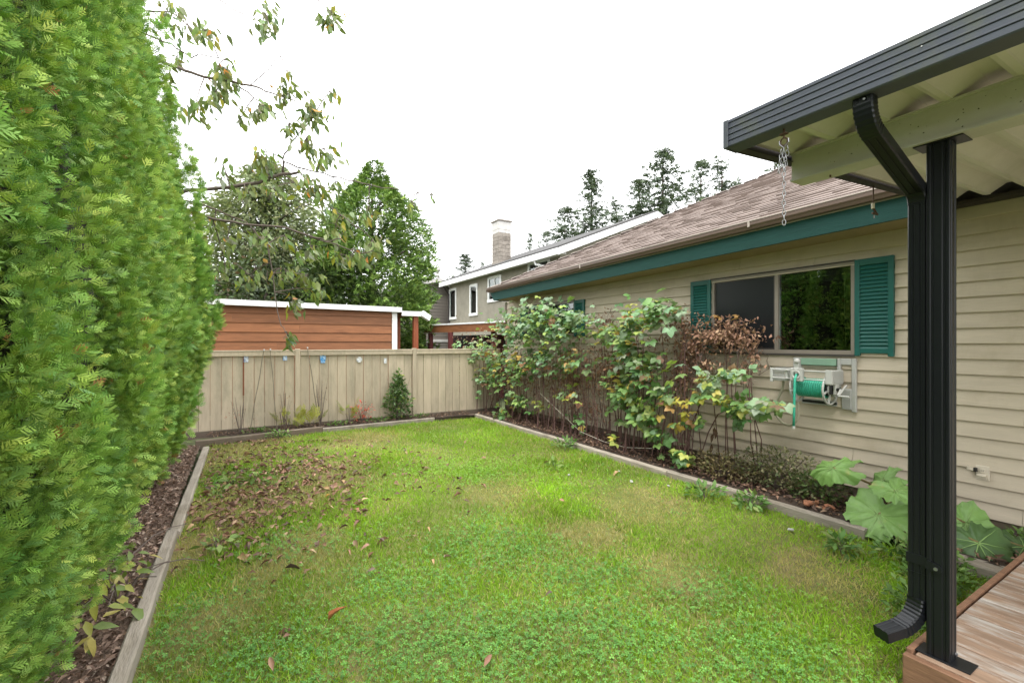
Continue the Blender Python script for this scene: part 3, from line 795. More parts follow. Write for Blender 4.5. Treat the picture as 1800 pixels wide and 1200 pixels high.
# ------------------------------------------------------------------ neighbour house: grey stucco, white trim, chimney
NX, NYc, NYf = 11.0, 14.7, 25.9
nb = thing('stucco_house', 'grey stucco two storey house with white fascia and tall block chimney', 'house', (NX, NYc, 0))
wz = [(24.84, 25.86, 3.2, 5.0, False), (22.05, 22.98, 3.28, 4.95, False), (19.45, 20.82, 3.86, 5.1, True), (15.4, 17.02, 4.42, 5.28, True)]
b = MB(); ycuts = sorted([NYc, NYf] + [v for w in wz for v in w[:2]])
for y0, y1 in zip(ycuts, ycuts[1:]):
    w = next((w for w in wz if abs(w[0]-y0) < .01), None)
    if w: b.box(NX, NX+.2, y0, y1, -.15, w[2]); b.box(NX, NX+.2, y0, y1, w[3], 5.38)
    else: b.box(NX, NX+.2, y0, y1, -.15, 5.38)
PR = .40; XRD = 15.98
b.add([(NX+.2,NYc,-.15),(21,NYc,-.15),(21,NYc,5.4),(XRD,NYc,5.4+(XRD-NX)*PR),(NX+.2,NYc,5.42),(NX+.2,NYc+.2,-.15),(21,NYc+.2,-.15),(21,NYc+.2,5.4),(XRD,NYc+.2,5.4+(XRD-NX)*PR),(NX+.2,NYc+.2,5.42)],
      [(0,1,2,3,4),(9,8,7,6,5)])
b.build('wall', STUCCO, nb)
for (y0, y1, z0, z1, sl_) in wz:
    f = MB(); t = .11
    f.box(NX-.04, NX+.04, y0-.02, y0+t, z0, z1); f.box(NX-.04, NX+.04, y1-t, y1+.02, z0, z1)
    f.box(NX-.04, NX+.04, y0+t, y1-t, z1-t, z1+.02); f.box(NX-.06, NX+.04, y0-.04, y1+.04, z0-.04, z0+t)
    if sl_: f.box(NX-.035, NX+.04, (y0+y1)/2-.035, (y0+y1)/2+.035, z0+t, z1-t)
    fr = f.build('window', WHITEP, nb)
    g = MB(); g.box(NX+.0, NX+.01, y0+t, y1-t, z0+t, z1-t); g.build('pane', PALEGLASS, fr)
    g = MB()
    g.box(NX+.2, NX+.6, y0-.05, y1+.05, z0-.05, z1+.05); g.build('dark_interior', GREYSID, fr)
    g = MB(); k = 0
    zz = z1-t
    while zz > z0+t+.05:
        g.bar((NX+.06, y0+t+.02, zz-.03), (NX+.06, y1-t-.02, zz-.03), .07, .012, (1, 0, 2)); zz -= .1
    g.build('blind', PARGE, fr)
OX = .5
b = MB()
def roofpt(x): return 5.42 + (x-(NX-OX))*PR
b.add([(NX-OX,NYc-.5,roofpt(NX-OX)),(XRD,NYc-.5,roofpt(XRD)),(XRD,NYf+.4,roofpt(XRD)),(NX-OX,NYf+.4,roofpt(NX-OX)),(XRD*2-NX+OX,NYc-.5,roofpt(NX-OX)),(XRD*2-NX+OX,NYf+.4,roofpt(NX-OX))],
      [(0,1,2,3),(1,4,5,2)])
b.v = b.v + [(x, y, z+.06) for x, y, z in b.v]; b.f += [tuple(i+6 for i in f) for f in b.f[:2]] + [(0,1,7,6),(0,6,9,3),(1,4,10,7)]
b.build('roof', DARKROOF, nb)
b = MB(); b.box(NX-OX-.02, NX-OX+.04, NYc-.5, NYf+.4, 5.16, 5.415); b.box(NX-OX+.04, NX, NYc-.4, NYf+.3, 5.24, 5.27)
b.build('eave_fascia', WHITE, nb)
b = MB()
for sx in (1,):
    b.add([(NX-OX,NYc-.56,5.14),(XRD,NYc-.56,roofpt(XRD)-.28),(XRD,NYc-.56,roofpt(XRD)-.01),(NX-OX,NYc-.56,5.41),(NX-OX,NYc-.51,5.14),(XRD,NYc-.51,roofpt(XRD)-.28),(XRD,NYc-.51,roofpt(XRD)-.01),(NX-OX,NYc-.51,5.41)],
          [(0,1,2,3),(7,6,5,4),(0,4,5,1),(3,2,6,7),(0,3,7,4)])
    xe = XRD*2-NX+OX
    b.add([(xe,NYc-.56,5.14),(XRD,NYc-.56,roofpt(XRD)-.28),(XRD,NYc-.56,roofpt(XRD)-.01),(xe,NYc-.56,5.41),(xe,NYc-.51,5.14),(XRD,NYc-.51,roofpt(XRD)-.28),(XRD,NYc-.51,roofpt(XRD)-.01),(xe,NYc-.51,5.41)],
          [(3,2,1,0),(4,5,6,7),(1,5,4,0),(7,6,2,3)])
b.build('rake_fascia', WHITE, nb)
b = MB(); b.box(NX+.06, XRD, NYc-.5, NYc-.002, 5.2, 5.22); 
b = MB(); b.tube([(NX-OX+.05, 15.9, 5.2), (NX-.4, 15.85, 5.02), (NX-.08, 15.3, 4.85), (NX-.06, 15.2, 4.4)], .05, 8); b.build('downspout', WHITE, nb)
b = MB(); b.tube([(NX-OX+.05, NYf-.2, 5.16), (NX-.35, NYf-.2, 5.0), (NX-.08, NYf-.1, 4.7), (NX-.06, NYf-.08, .2)], .05, 8); b.build('downspout', DARKTRIM, nb)
v = onY(1152, 390, NYc-.02); b = MB(); b.box(v.x-.12, v.x+.12, NYc-.03, NYc-.002, v.z-.22, v.z+.1)
for i in range(4): b.bar((v.x-.1, NYc-.04, v.z-.16+.07*i), (v.x+.1, NYc-.04, v.z-.16+.07*i), .03, .01, (0, 1, 1))
b.build('gable_vent', GREYSID, nb)
# chimney built of blocks
cx, cy, cw = 11.85, 20.95, .37
ch = MB(); ch.box(cx-cw+.02, cx+cw-.02, cy-cw+.02, cy+cw-.02, 5.2, 8.05); chim = ch.build('chimney', BLOCK, nb)
for i in range(13):
    z = 5.25+.2*i; off = .18*(i % 2)
    bl = MB(); mt = PARGE if i > 10 else BLOCK
    for (ax) in (0, 1):
        e = -cw
        xs = [-cw]+[t for t in (-cw+.2+off, -cw+.2+off+.37) if t < cw-.05]+[cw]
        for u0, u1 in zip(xs, xs[1:]):
            if ax == 0: bl.bbox(cx+u0+.004, cx+u1-.004, cy-cw-.0, cy-cw+.03, z+.004, z+.194, .006)
            else: bl.bbox(cx-cw-.0, cx-cw+.03, cy+u0+.004 + (.03 if u0 == -cw else 0), cy+u1-.004, z+.004, z+.194, .006)
    o = bl.build('block_course', mt, chim)
b = MB(); b.bbox(cx-cw-.01, cx+cw+.01, cy-cw-.01, cy+cw+.01, 7.62, 8.06, .01); b.build('parged_collar', PARGE, chim)
b = MB(); b.bbox(cx-cw-.06, cx+cw+.06, cy-cw-.06, cy+cw+.06, 8.06, 8.14, .01); b.build('chimney_cap', BLOCK, chim)
b = MB(); b.bbox(cx-cw-.05, cx+cw+.05, cy-cw-.05, cy+cw+.05, 5.3, 5.75, .01); b.build('flashing', PARGE, chim)

# ------------------------------------------------------------------ second neighbour: taupe siding gable
GY = 27.0
nc = thing('siding_house', 'taupe lap sided house with pale rake boards, partly behind the big cedar', 'house', (9.5, GY, 0))
gx0, gxr, gx1 = 6.6, 10.7, 12.4
gz = lambda x: 5.78-.26*abs(x-gxr)-(.25*abs(x-gxr) if x > gxr else 0)
b = MB(); b.add([(gx0,GY,-.15),(gx1,GY,-.15),(gx1,GY,gz(gx1)-.2),(gxr,GY,gz(gxr)-.2),(gx0,GY,gz(gx0)-.2),(gx0,GY+6,-.15),(gx0,GY+6,gz(gx0)-.2)], [(0,1,2,3,4),(5,0,4,6)]); b.build('wall', GREYSID, nc)
b = MB(); z = -.1
lap = MB(); e2 = .19
while z < 5.5:
    xr_ = gx1; xl_ = gx0
    if z > gz(gx0)-.35: xl_ = gxr-(5.78-.22-z-.15)/.26
    if z > gz(gx1)-.35: xr_ = gxr+(5.78-.22-z-.15)/.51
    if xr_-xl_ > .2: lap.prism([(-.003, 0), (-.04, 0), (-.01, e2+.01), (-.003, e2+.01)], (xl_, GY, z), (xr_, GY, z), (0, 1, 0), (0, 0, 1))
    z += e2
o = lap.build('lap_siding', GREYSID, nc); o['kind'] = 'stuff'
b = MB()
for x0_, x1_ in ((gx0-.3, gxr), (gx1+.2, gxr)):
    s_ = 1 if x1_ > x0_ else -1
    P = [(x0_,GY-.35,gz(x0_)-.2),(x1_,GY-.35,gz(x1_)-.2),(x1_,GY-.35,gz(x1_)+.02),(x0_,GY-.35,gz(x0_)+.02)]
    P += [(x, y+.06, z) for x, y, z in P]; F = [(0,1,2,3),(7,6,5,4),(0,4,5,1),(3,2,6,7)]
    b.add(P, F if s_ > 0 else [tuple(reversed(f)) for f in F])
b.build('rake_board', PARGE, nc)
b = MB(); b.add([(gx0-.3,GY-.34,gz(gx0-.3)+.03),(gxr,GY-.34,gz(gxr)+.03),(gxr,GY+7,gz(gxr)+.03),(gx0-.3,GY+7,gz(gx0-.3)+.03),(gx1+.3,GY-.34,gz(gx1+.3)+.03),(gx1+.3,GY+7,gz(gx1+.3)+.03)], [(0,1,2,3),(1,4,5,2)]); b.build('roof', DARKROOF, nc)
b = MB(); b.add([(10.9,GY+3,5.3),(11.9,GY+3,6.1),(13.2,GY+3,5.4),(10.9,GY+3,5.0),(13.2,GY+3,5.1)], [(0,3,4,2,1)]); b.build('rear_gable', PARGE, nc)
b = MB(); b.bbox(gx0, gx1, GY-.07, GY-.045, 1.82, 1.98, .005); b.build('trim_band', PARGE, nc)
pp = onY(770, 472, GY+3); b = MB(); b.tube([(pp.x, GY+3, 5.2), (pp.x, GY+3, pp.z-.1)], .12, 10); b.tube([(pp.x, GY+3, pp.z-.12), (pp.x, GY+3, pp.z+.12)], .2, 10); b.build('flue_pipe', PARGE, nc)
# ------------------------------------------------------------------ deck
DZ = .2
deck = thing('deck', 'low worn cedar deck with peeling finish at the patio corner', 'deck', (2.9, .9, 0))
rr = random.Random(4)
x = 2.905; dm = {}
k = 0
while x < 5.6:
    w = .137
    m = MB(); m.bbox(0, w-.006, -3.2, 0, -.035, 0, .004)
    o = put('board', m.mesh('board', DECK), deck, (x, .935, DZ+rr.uniform(-.002, .002)), rot=(0, rr.uniform(-.004, .004), 0))
    x += w+rr.uniform(.0, .002); k += 1
b = MB(); b.bbox(2.86, 2.9, -2.4, .972, .02, DZ-.004, .005); b.build('fascia_board', DECKEDGE, deck)
b = MB(); b.bbox(2.87, 2.9, -2.4, .965, -.12, .015, .005); b.build('fascia_board', DECKEDGE, deck)
b = MB(); b.bbox(2.905, 5.62, .945, .972, .0, DZ+.012, .004); b.build('edge_board', DECKEDGE, deck)
b = MB()
for yy in (-2, -1.1, -.2, .7): b.box(2.905, 5.6, yy, yy+.04, -.1, DZ-.036)
b.build('joist', DECKEDGE, deck)

# ------------------------------------------------------------------ patio cover
YB = 1.595
pc = thing('patio_cover', 'black and cream aluminium patio cover with a single black post in view', 'patio cover', (2.97, .86, DZ))
def pz(x): return 2.915 + .048*(x-2.97)
# post with fluted faces
def flute(b_, x0, x1, y0, y1, z0, z1, d=.004):
    """square post whose faces carry two shallow grooves"""
    pts = []
    def side(p, q, nrm):
        p, q, nrm = Vector(p), Vector(q), Vector(nrm)
        for t, dd in ((.04,0),(.16,0),(.2,1),(.3,1),(.34,0),(.66,0),(.7,1),(.8,1),(.84,0),(.96,0)): pts.append(p.lerp(q, t)-nrm*(d*dd))
    side((x0,y0),(x1,y0),(0,-1)); side((x1,y0),(x1,y1),(1,0)); side((x1,y1),(x0,y1),(0,1)); side((x0,y1),(x0,y0),(-1,0))
    return b_.prism([(p.x, p.y) for p in pts], (0,0,z0), (0,0,z1), (1,0,0), (0,1,0))
PX0, PX1, PY0, PY1 = 2.945, 3.035, .815, .905
b = MB(); flute(b, PX0, PX1, PY0, PY1, DZ+.006, 2.735); post = b.build('post', BLACKM, pc)
b = MB(); b.bbox(PX0-.012, PX1+.012, PY0-.075, PY1+.06, DZ+.0015, DZ+.0065, .001); b.build('base_plate', BLACKM, post)
b = MB(); b.bbox(PX0-.01, PX1+.03, PY0-.05, PY1+.05, 2.7355, 2.7415, .001); b.build('top_plate', BLACKM, post)
b = MB(); b.tube([(PX1-.02, PY0-.001, DZ+.03), (PX1-.02, PY0-.009, DZ+.03)], .007, 8); b.build('bolt', STEEL, post)
# I-shaped beam
BX0, BX1 = 2.915, 3.06
b = MB(); zb0, zb1 = 2.742, 2.915
prof = [(BX0, zb0), (BX1, zb0), (BX1, zb0+.012), (BX0+.09, zb0+.012), (BX0+.09, zb1-.012), (BX1, zb1-.012), (BX1, zb1), (BX0, zb1), (BX0, zb1-.012), (BX0+.018, zb1-.012), (BX0+.018, zb0+.012), (BX0, zb0+.012)]
b.prism(prof, (0, 1.545, 0), (0, -3, 0), (1, 0, 0), (0, 0, 1)); beam = b.build('beam', BEAM, pc)
rr = random.Random(8); sp = MB()
for i in range(46):
    y, z = rr.uniform(.45, 1.5), rr.uniform(zb0+.03, zb1-.03); s = rr.choice([.0015, .002, .003, .0045])
    if y > 1.2 and rr.random() < .7: continue
    sp.bar((BX0+.0175, y, z), (BX0+.0175, y+s*rr.uniform(.5, 2), z+s*rr.uniform(-1.5, 1.5)+.0004), .002, s, (0, 0, 1))
o = sp.build('dirt_speck', SPECK, beam); o['kind'] = 'stuff'
b = MB(); b.tube([(3.0, 1.36, zb0+.01), (3.0, 1.36, zb0-.012)], .005, 6); b.build('bolt', RUSTY, beam)
# roof pans
per = .245
m = MB(); X0, X1 = 2.40, 5.60
p_ = [(0, 0), (.028, 0), (.032, .008), (.12, .066), (.126, .07), (.205, .07), (.208, .06), (.226, .006), (.2452, 0)]
top = [(a, h+.006) for a, h in p_]
prof = p_ + top[::-1]
def panel(y):
    mm = MB(); n = len(prof)
    mm.v = [(X0, y-a, pz(X0)+h) for a, h in prof] + [(X1, y-a, pz(X1)+h) for a, h in prof]
    k_ = len(p_)
    for X_, s_ in ((0, 0),):
        for i in range(n):
            mm.f.append((i, (i+1) % n, (i+1) % n+n, i+n))
    for i in range(k_-1):
        mm.f.append((i, n-1-i, n-2-i, i+1)); mm.f.append((n+i, n+i+1, n+n-2-i, n+n-1-i))
    return mm
for i in range(16): panel(YB-.035-per*i).build('roof_pan', PAN, pc)
# gutter with ribbed face
GX0, GX1, GZ0, GZ1 = 2.335, 2.445, 2.838, 2.99
prof = [(GX1, GZ0), (GX0+.006, GZ0), (GX0, GZ0+.006)]
z = GZ0+.03
for i in range(4):
    prof += [(GX0, z), (GX0+.004, z+.0015), (GX0+.004, z+.0045), (GX0-.0025, z+.006), (GX0-.0025, z+.011), (GX0, z+.013)]
    z += .0325
prof += [(GX0, GZ1-.004), (GX0+.003, GZ1), (GX0+.016, GZ1), (GX0+.016, GZ1-.01), (GX0+.008, GZ1-.012), (GX0+.008, GZ0+.008), (GX1-.006, GZ0+.008), (GX1-.006, GZ1-.05), (GX1, GZ1-.05)]
b = MB(); b.prism(prof, (0, YB-.012, 0), (0, -3, 0), (1, 0, 0), (0, 0, 1)); gutr = b.build('gutter', DARKGUT, pc)
b = MB(); b.bbox(GX0-.006, GX1, YB-.012, YB+.002, GZ0-.004, GZ1-.001, .002); b.bbox(GX0-.0085, GX0-.0062, YB-.028, YB+.002, GZ0-.002, GZ1-.002, .001); b.build('end_cap', DARKGUT, gutr)
b = MB(); b.tube([(GX0-.005, .73, 2.93), (GX0-.002, .73, 2.93)], .0025, 6); b.build('white_fleck', WHITE, gutr)
# side fascia of the roof: dark channel
b = MB()
for xa, xb in ((GX1, WX-.55),):
    za, zb = 2.842, 2.842+.058*(xb-xa)
    b.add([(xa,YB-.03,za),(xb,YB-.03,zb),(xb,YB,zb),(xa,YB,za),(xa,YB-.03,za+.13),(xb,YB-.03,zb+.13),(xb,YB,zb+.13),(xa,YB,za+.13)], [(0,3,2,1),(4,5,6,7),(0,1,5,4),(1,2,6,5),(2,3,7,6),(3,0,4,7)])
    b.add([(xa,YB-.06,za-.004),(xb,YB-.06,zb-.004),(xb,YB,zb-.004),(xa,YB,za-.004),(xa,YB-.06,za-.001),(xb,YB-.06,zb-.001),(xb,YB,zb-.001),(xa,YB,za-.001)], [(0,3,2,1),(4,5,6,7),(0,1,5,4),(1,2,6,5),(2,3,7,6),(3,0,4,7)])
b.build('side_fascia', DARKTRIM, pc)
b = MB(); b.bbox(5.6, WX-.021, -3, YB-.005, 3.0, 3.035, .004); b.bbox(5.68, WX-.021, -3, YB-.005, 3.036, 3.2, .004); b.build('wall_ledger', DARKTRIM, pc)

# downspout: outlet under the gutter, elbow, offset, long drop beside the post, kicked out shoe
ds = []
W2, T2 = .078, .058                    # width along Y, thickness
YD = .9455
def seg(path, name, mt=BLACKM, parent=None, wv=(0, 1, 0), ribs=None, W=W2, T=T2):
    """rectangular pipe with grooved faces along a path"""
    wv = Vector(wv); b_ = MB(); pts = [Vector(p) for p in path]; n_ = len(pts); K = None
    for i, p in enumerate(pts):
        d = (pts[min(i+1, n_-1)]-pts[max(i-1, 0)]).normalized(); t = d.cross(wv).normalized()
        sc = 1.0 + (ribs[i] if ribs else 0)
        g = .004 if not ribs else .0
        pr = []
        hw, ht = W/2*sc, T/2*sc
        for (ax, bx) in ((-1, 1),):
            line = [(-.86,1),(-.5,1),(-.45,1-g*30),(-.3,1-g*30),(-.25,1),(.25,1),(.3,1-g*30),(.45,1-g*30),(.5,1),(.86,1)]
            pr += [(u*hw, v*ht) for u, v in line] + [(hw, ht*.8), (hw, -ht*.8)] + [(u*hw, -v*ht) for u, v in reversed(line)] + [(-hw, -ht*.8), (-hw, ht*.8)]
        K = len(pr)
        b_.v += [tuple(p + wv*u + t*v) for u, v in pr]
    for i in range(n_-1):
        for k_ in range(K):
            b_.f.append((i*K+k_, i*K+(k_+1) % K, (i+1)*K+(k_+1) % K, (i+1)*K+k_))
    b_.f.append(tuple(range(K))); b_.f.append(tuple((n_-1)*K+k_ for k_ in reversed(range(K))))
    return b_.build(name, mt, parent)
def bend(c, r, a0, a1, n_=18):
    """arc in the XZ plane about c"""
    return [(c[0]+r*math.cos(a0+(a1-a0)*i/n_), YD, c[1]+r*math.sin(a0+(a1-a0)*i/n_)) for i in range(n_+1)]
XO, XD = 2.392, 2.985                  # outlet and drop positions
spout = bpy.data.objects.new('downspout', None); link(spout, pc, (XD, YD, 1.5)); 
ang = math.atan2(.36, XD-XO-.1)        # slope of the offset
def corr(n_, s=.035): return [0 if i in (0, n_) else (s if i % 2 else -.02) for i in range(n_+1)]
r1 = .12
top = [(XO, YD, GZ0-.002), (XO, YD, 2.815)]
cA = (XO+r1, 2.815)
a_end = math.pi + (math.pi/2-R(18))
arcA = bend(cA, r1, math.pi, a_end, 16)
e1 = Vector(arcA[-1])
seg(top, 'outlet', parent=spout)
seg(arcA, 'elbow', parent=spout, ribs=corr(16, .03))
dirA = (Vector(arcA[-1])-Vector(arcA[-2])).normalized()
r2 = .08
# lower bend turns back to vertical at XD
turn = math.acos(-dirA.z)
dxb = r2*(1-math.cos(turn)); Ls = (XD-dxb-e1.x)/dirA.x
e2 = e1+dirA*Ls
seg([e1, e1.lerp(e2, .5), e2], 'offset_pipe', parent=spout)
cB = (XD-r2, e2.z - r2*math.sin(turn) )
arcB = bend(cB, r2, turn, 0, 14)
off = e2-Vector(arcB[0]); arcB = [tuple(Vector(p)+off) for p in arcB]
seg(arcB, 'elbow', parent=spout, ribs=corr(14, .03))
zb = arcB[-1][2]; xb = arcB[-1][0]
zk = .455
seg([(xb, YD, zb+.02), (xb, YD, zb-.6), (xb, YD, 1.2), (xb, YD, .66), (xb, YD, zk)], 'drop_pipe', parent=spout, W=W2*.97, T=T2*.97)
# shoe kicks out towards the lawn (-X and a little +Y)
kd = Vector((-.93, .36, 0)).normalized(); r3 = .15
arc = []
for i in range(19):
    a = R(82)*i/18
    arc.append(Vector((xb, YD, zk)) + kd*(r3*(1-math.cos(a))) + Vector((0, 0, -r3*math.sin(a))))
wv = Vector((kd.y, -kd.x, 0)); wv = -wv if wv.y < 0 else wv
seg(arc, 'elbow', parent=spout, wv=wv, ribs=corr(18, .05))
dend = (arc[-1]-arc[-2]).normalized()
shoe = MB()
seg([arc[-1], arc[-1]+dend*.05, arc[-1]+dend*.1], 'shoe', parent=spout, wv=wv)
b = MB(); e = .003
for zz in (.655,):
    b.box(xb-T2/2-e, xb+T2/2+.02, YD-W2/2-.001, YD+W2/2+e, zz-.024, zz+.024)
    b.bar((PX0-.004, YD-W2/2-.003, zz-.004), (PX0-.004, PY0+.045, zz-.012), .006, .044)
    b.tube([(PX0-.001, PY0+.05, zz-.012), (PX0-.008, PY0+.05, zz-.012)], .022, 12)
b.build('strap', BLACKM, spout)
b = MB(); b.tube([(PX0-.008, PY0+.05, .643), (PX0-.014, PY0+.05, .643)], .008, 8); b.tube([(XO-T2/2-.001, YD-.01, 2.822), (XO-T2/2-.006, YD-.01, 2.822)], .005, 8); b.build('screw', STEEL, spout)
b = MB(); b.box(xb-T2/2-.002, xb+T2/2+.002, YD-W2/2-.002, YD+W2/2+.002, .585, .588); b.build('pipe_joint', BLACKM, spout)

# ------------------------------------------------------------------ chain hanging from the gutter
cp = onX(1378, 222, 2.38); cx_, cy_ = 2.38, cp.y
chain = thing('hanging_chain', 'galvanised chain hanging from a hook under the patio gutter', 'chain', (cx_, cy_, 2.36))
b = MB(); b.tube([(cx_, cy_, GZ0), (cx_, cy_, GZ0-.045)], .005, 6); b.bbox(cx_-.012, cx_+.012, cy_-.018, cy_+.018, GZ0-.03, GZ0-.022, .002); b.ring((cx_, cy_, GZ0-.065), (1, 0, .2), .018, .004, 14, 5); b.build('eye_hook', RUSTY, chain)
b = MB(); b.tube([(cx_, cy_-.022, GZ0-.055), (cx_, cy_-.024, GZ0-.075), (cx_, cy_, GZ0-.095), (cx_, cy_+.02, GZ0-.075), (cx_, cy_+.022, GZ0-.055)], .004, 6); b.build('shackle', STEEL, chain)
lm = MB()
pts = []
for i in range(17):
    t = 2*math.pi*i/16; pts.append((.0075*math.cos(t), 0, .0145*math.sin(t)))
lm.tube(pts, .0022, 5, cap=False); lme = lm.mesh('link', STEEL, True)
z = GZ0-.108; i = 0
while z > 2.36:
    put('link', lme, chain, (cx_+.002*math.sin(i), cy_, z), rot=(0, 0, (i % 2)*math.pi/2+.4)); z -= .0245; i += 1
for i in range(5): put('link', lme, chain, (cx_, cy_+.012+.003*i, GZ0-.11-.024*i), rot=(.15, .1, (i % 2)*math.pi/2))
for i in range(5): put('link', lme, chain, (cx_+.006, cy_-.016+.0035*i, GZ0-.1-.026*i), rot=(-.2, .1, (i % 2)*math.pi/2+.5))
ph = onX(1535, 331, 4.0); hk = onY(1535, 331, YB-.02)
hook = thing('hanging_hook', 'small rusty hook hanging from the dark side edge of the patio roof', 'hook', (hk.x, hk.y, hk.z-.2))
b = MB(); x_, y_, z_ = hk; b.tube([(x_, y_, z_+.02), (x_, y_, z_-.15)], .005, 6); b.tube([(x_, y_, z_-.15), (x_+.03, y_-.01, z_-.19), (x_+.02, y_-.02, z_-.2), (x_-.02, y_, z_-.19)], .008, 6)
b.build('hook_rod', RUSTY, hook)
b = MB(); b.tube([(x_-.005, y_, z_-.155), (x_-.005, y_, z_-.115)], .012, 8); b.build('pale_sleeve', PLATE, hook)
b = MB(); b.tube([(x_+.01, y_, z_-.2), (x_+.015, y_, z_-.225)], .005, 6); b.build('glass_drop', STEEL, hook)

# ------------------------------------------------------------------ hose reel on the wall
YR0, YR1, ZR0, ZR1 = 2.345, 3.0, 1.0, 1.58
WF = WX-.024
reel = thing('hose_reel', 'wall mounted grey and green hose reel with a coiled green hose under the window', 'hose reel', (WX, (YR0+YR1)/2, ZR0))
b = MB()
b.bbox(WF-.03, WF, YR0, YR0+.045, ZR0, ZR1, .006); b.bbox(WF-.03, WF, YR0+.15, YR0+.185, ZR0+.25, ZR1, .006); b.bbox(WF-.03, WF, YR0+.045, YR0+.15, ZR1-.07, ZR1, .006)
b.bbox(WF-.03, WF, YR0+.045, YR0+.14, ZR0+.02, ZR0+.25, .006)
for i in range(7): b.bar((WF-.034, YR0+.055+.012*i, ZR0+.04), (WF-.034, YR0+.055+.012*i, ZR0+.23), .005, .006, (1, 0, 0))
b.bbox(WF-.03, WF, YR1-.09, YR1-.045, ZR0+.3, ZR1, .006); b.bbox(WF-.03, WF, YR1-.045, YR1-.0, ZR1-.26, ZR1, .006)
b.bbox(WF-.026, WF, YR0+.19, YR1-.09, ZR0+.04, ZR0+.1, .006)
b.build('wall_bracket', REELGREY, reel)
b = MB(); b.bbox(WF-.045, WF-.004, YR0+.19, YR1-.092, ZR1-.085, ZR1-.005, .006); b.build('top_bar', REELGREEN, reel)
b = MB(); b.bbox(WF-.03, WF-.004, YR0+.19, YR1-.1, ZR0+.055, ZR0+.09, .006); b.build('bottom_bar', REELDARK, reel)
XC, ZC = WX-.2, 1.245
# side arms
b = MB()
for y0 in (YR0+.12,):
    b.bbox(WF-.31, WF-.03, y0, y0+.03, ZC+.05, ZC+.21, .008)
    for i in range(11): b.bbox(WF-.295+.024*i, WF-.285+.024*i, y0-.006, y0-.0005, ZC+.07, ZC+.2, .002)
    b.bbox(WF-.2, WF-.12, y0-.002, y0+.032, ZC-.06, ZC+.06, .008)
    b.bbox(WF-.325, WF-.29, y0-.02, y0+.05, ZC+.06, ZC+.215, .006)
b.build('side_arm', REELGREY, reel)
b = MB()
y0 = YR1-.085
b.bbox(WF-.31, WF-.03, y0, y0+.03, ZC+.07, ZC+.21, .008); b.bbox(WF-.2, WF-.12, y0-.002, y0+.032, ZC-.06, ZC+.075, .008)
b.build('side_arm', REELGREY, reel)
b = MB(); y1 = YR1+.1                                   # storage basket
for zz in (ZC+.075, ZC+.12, ZC+.165, ZC+.2): b.bbox(WF-.3, WF-.292, y0+.03, y1, zz, zz+.014, .002); b.bbox(WF-.06, WF-.052, y0+.03, y1, zz, zz+.014, .002); b.bbox(WF-.29, WF-.06, y1-.012, y1, zz, zz+.014, .002)
for i in range(8): b.bbox(WF-.3, WF-.292, y0+.03+.018*i, y0+.037+.018*i, ZC+.075, ZC+.212, .002)
for i in range(8): b.bbox(WF-.29+.03*i, WF-.28+.03*i, y1-.012, y1-.002, ZC+.075, ZC+.212, .002)
b.bbox(WF-.3, WF-.05, y0+.03, y1, ZC+.066, ZC+.0745, .002); b.bbox(WF-.325, WF-.3, y1-.02, y1+.012, ZC+.05, ZC+.215, .005)
b.build('basket', REELGREY, reel)
# drum, flanges, hose
ya, yb = YR0+.185, YR1-.13
b = MB(); b.tube([(XC, ya, ZC), (XC, yb, ZC)], .075, 14); b.tube([(XC, YR0+.09, ZC), (XC, YR1-.05, ZC)], .02, 10); b.build('drum', REELDARK, reel)
for y_ in (ya, yb):
    b = MB(); b.ring((XC, y_, ZC), (0, 1, 0), .165, .011, 28, 8)
    for i in range(6):
        t = 2*math.pi*i/6+.3; b.bar((XC+.05*math.cos(t), y_, ZC+.05*math.sin(t)), (XC+.16*math.cos(t), y_, ZC+.16*math.sin(t)), .014, .018, (0, 1, 0))
    b.ring((XC, y_, ZC), (0, 1, 0), .055, .014, 20, 6); b.build('reel_flange', REELGREY, reel)
b = MB(); n = 13
pts = []
for layer, rad in ((0, .094),):
    for i in range(n*22+1):
        t = 2*math.pi*i/22; pts.append((XC+rad*math.cos(t), ya+.02+(yb-ya-.04)*i/(n*22), ZC+rad*math.sin(t)))
b.tube(pts, .0125, 7); hcoil = b.build('coiled_hose', HOSE, reel, True)
b = MB()
for zz in (ZC+.1, ZC+.195): b.tube([(WF-.315, YR0+.14, zz), (WF-.315, YR1+.09, zz)], .008, 8)
b.build('guide_rail', REELGREY, reel)
yg = YR1-.2
b = MB(); XG = WF-.335
b.bbox(XG-.02, XG+.035, yg-.065, yg-.03, ZC+.075, ZC+.225, .008); b.bbox(XG-.02, XG+.035, yg+.03, yg+.065, ZC+.075, ZC+.225, .008)
b.bbox(XG-.02, XG+.035, yg-.032, yg+.032, ZC+.075, ZC+.105, .008); b.bbox(XG-.02, XG+.035, yg-.032, yg+.032, ZC+.195, ZC+.225, .008)
b.ring((XG-.012, yg, ZC+.15), (1, 0, 0), .042, .014, 20, 8); b.bar((XG+.01, yg, ZC+.22), (XG+.01, yg, ZC+.28), .05, .03, (1, 0, 0)); 
b.build('hose_guide', REELGREY, reel)
b = MB(); k = 10
for i in range(7):
    ph_ = math.pi*i/6-math.pi/2; b.v += [(XG+.01+.034*math.cos(ph_)*math.cos(2*math.pi*j/k), yg+.034*math.cos(ph_)*math.sin(2*math.pi*j/k), ZC+.30+.034*math.sin(ph_)) for j in range(k)]
for i in range(6):
    for j in range(k): b.f.append((i*k+j, i*k+(j+1) % k, (i+1)*k+(j+1) % k, (i+1)*k+j))
b.build('guide_knob', REELGREY, reel, True)
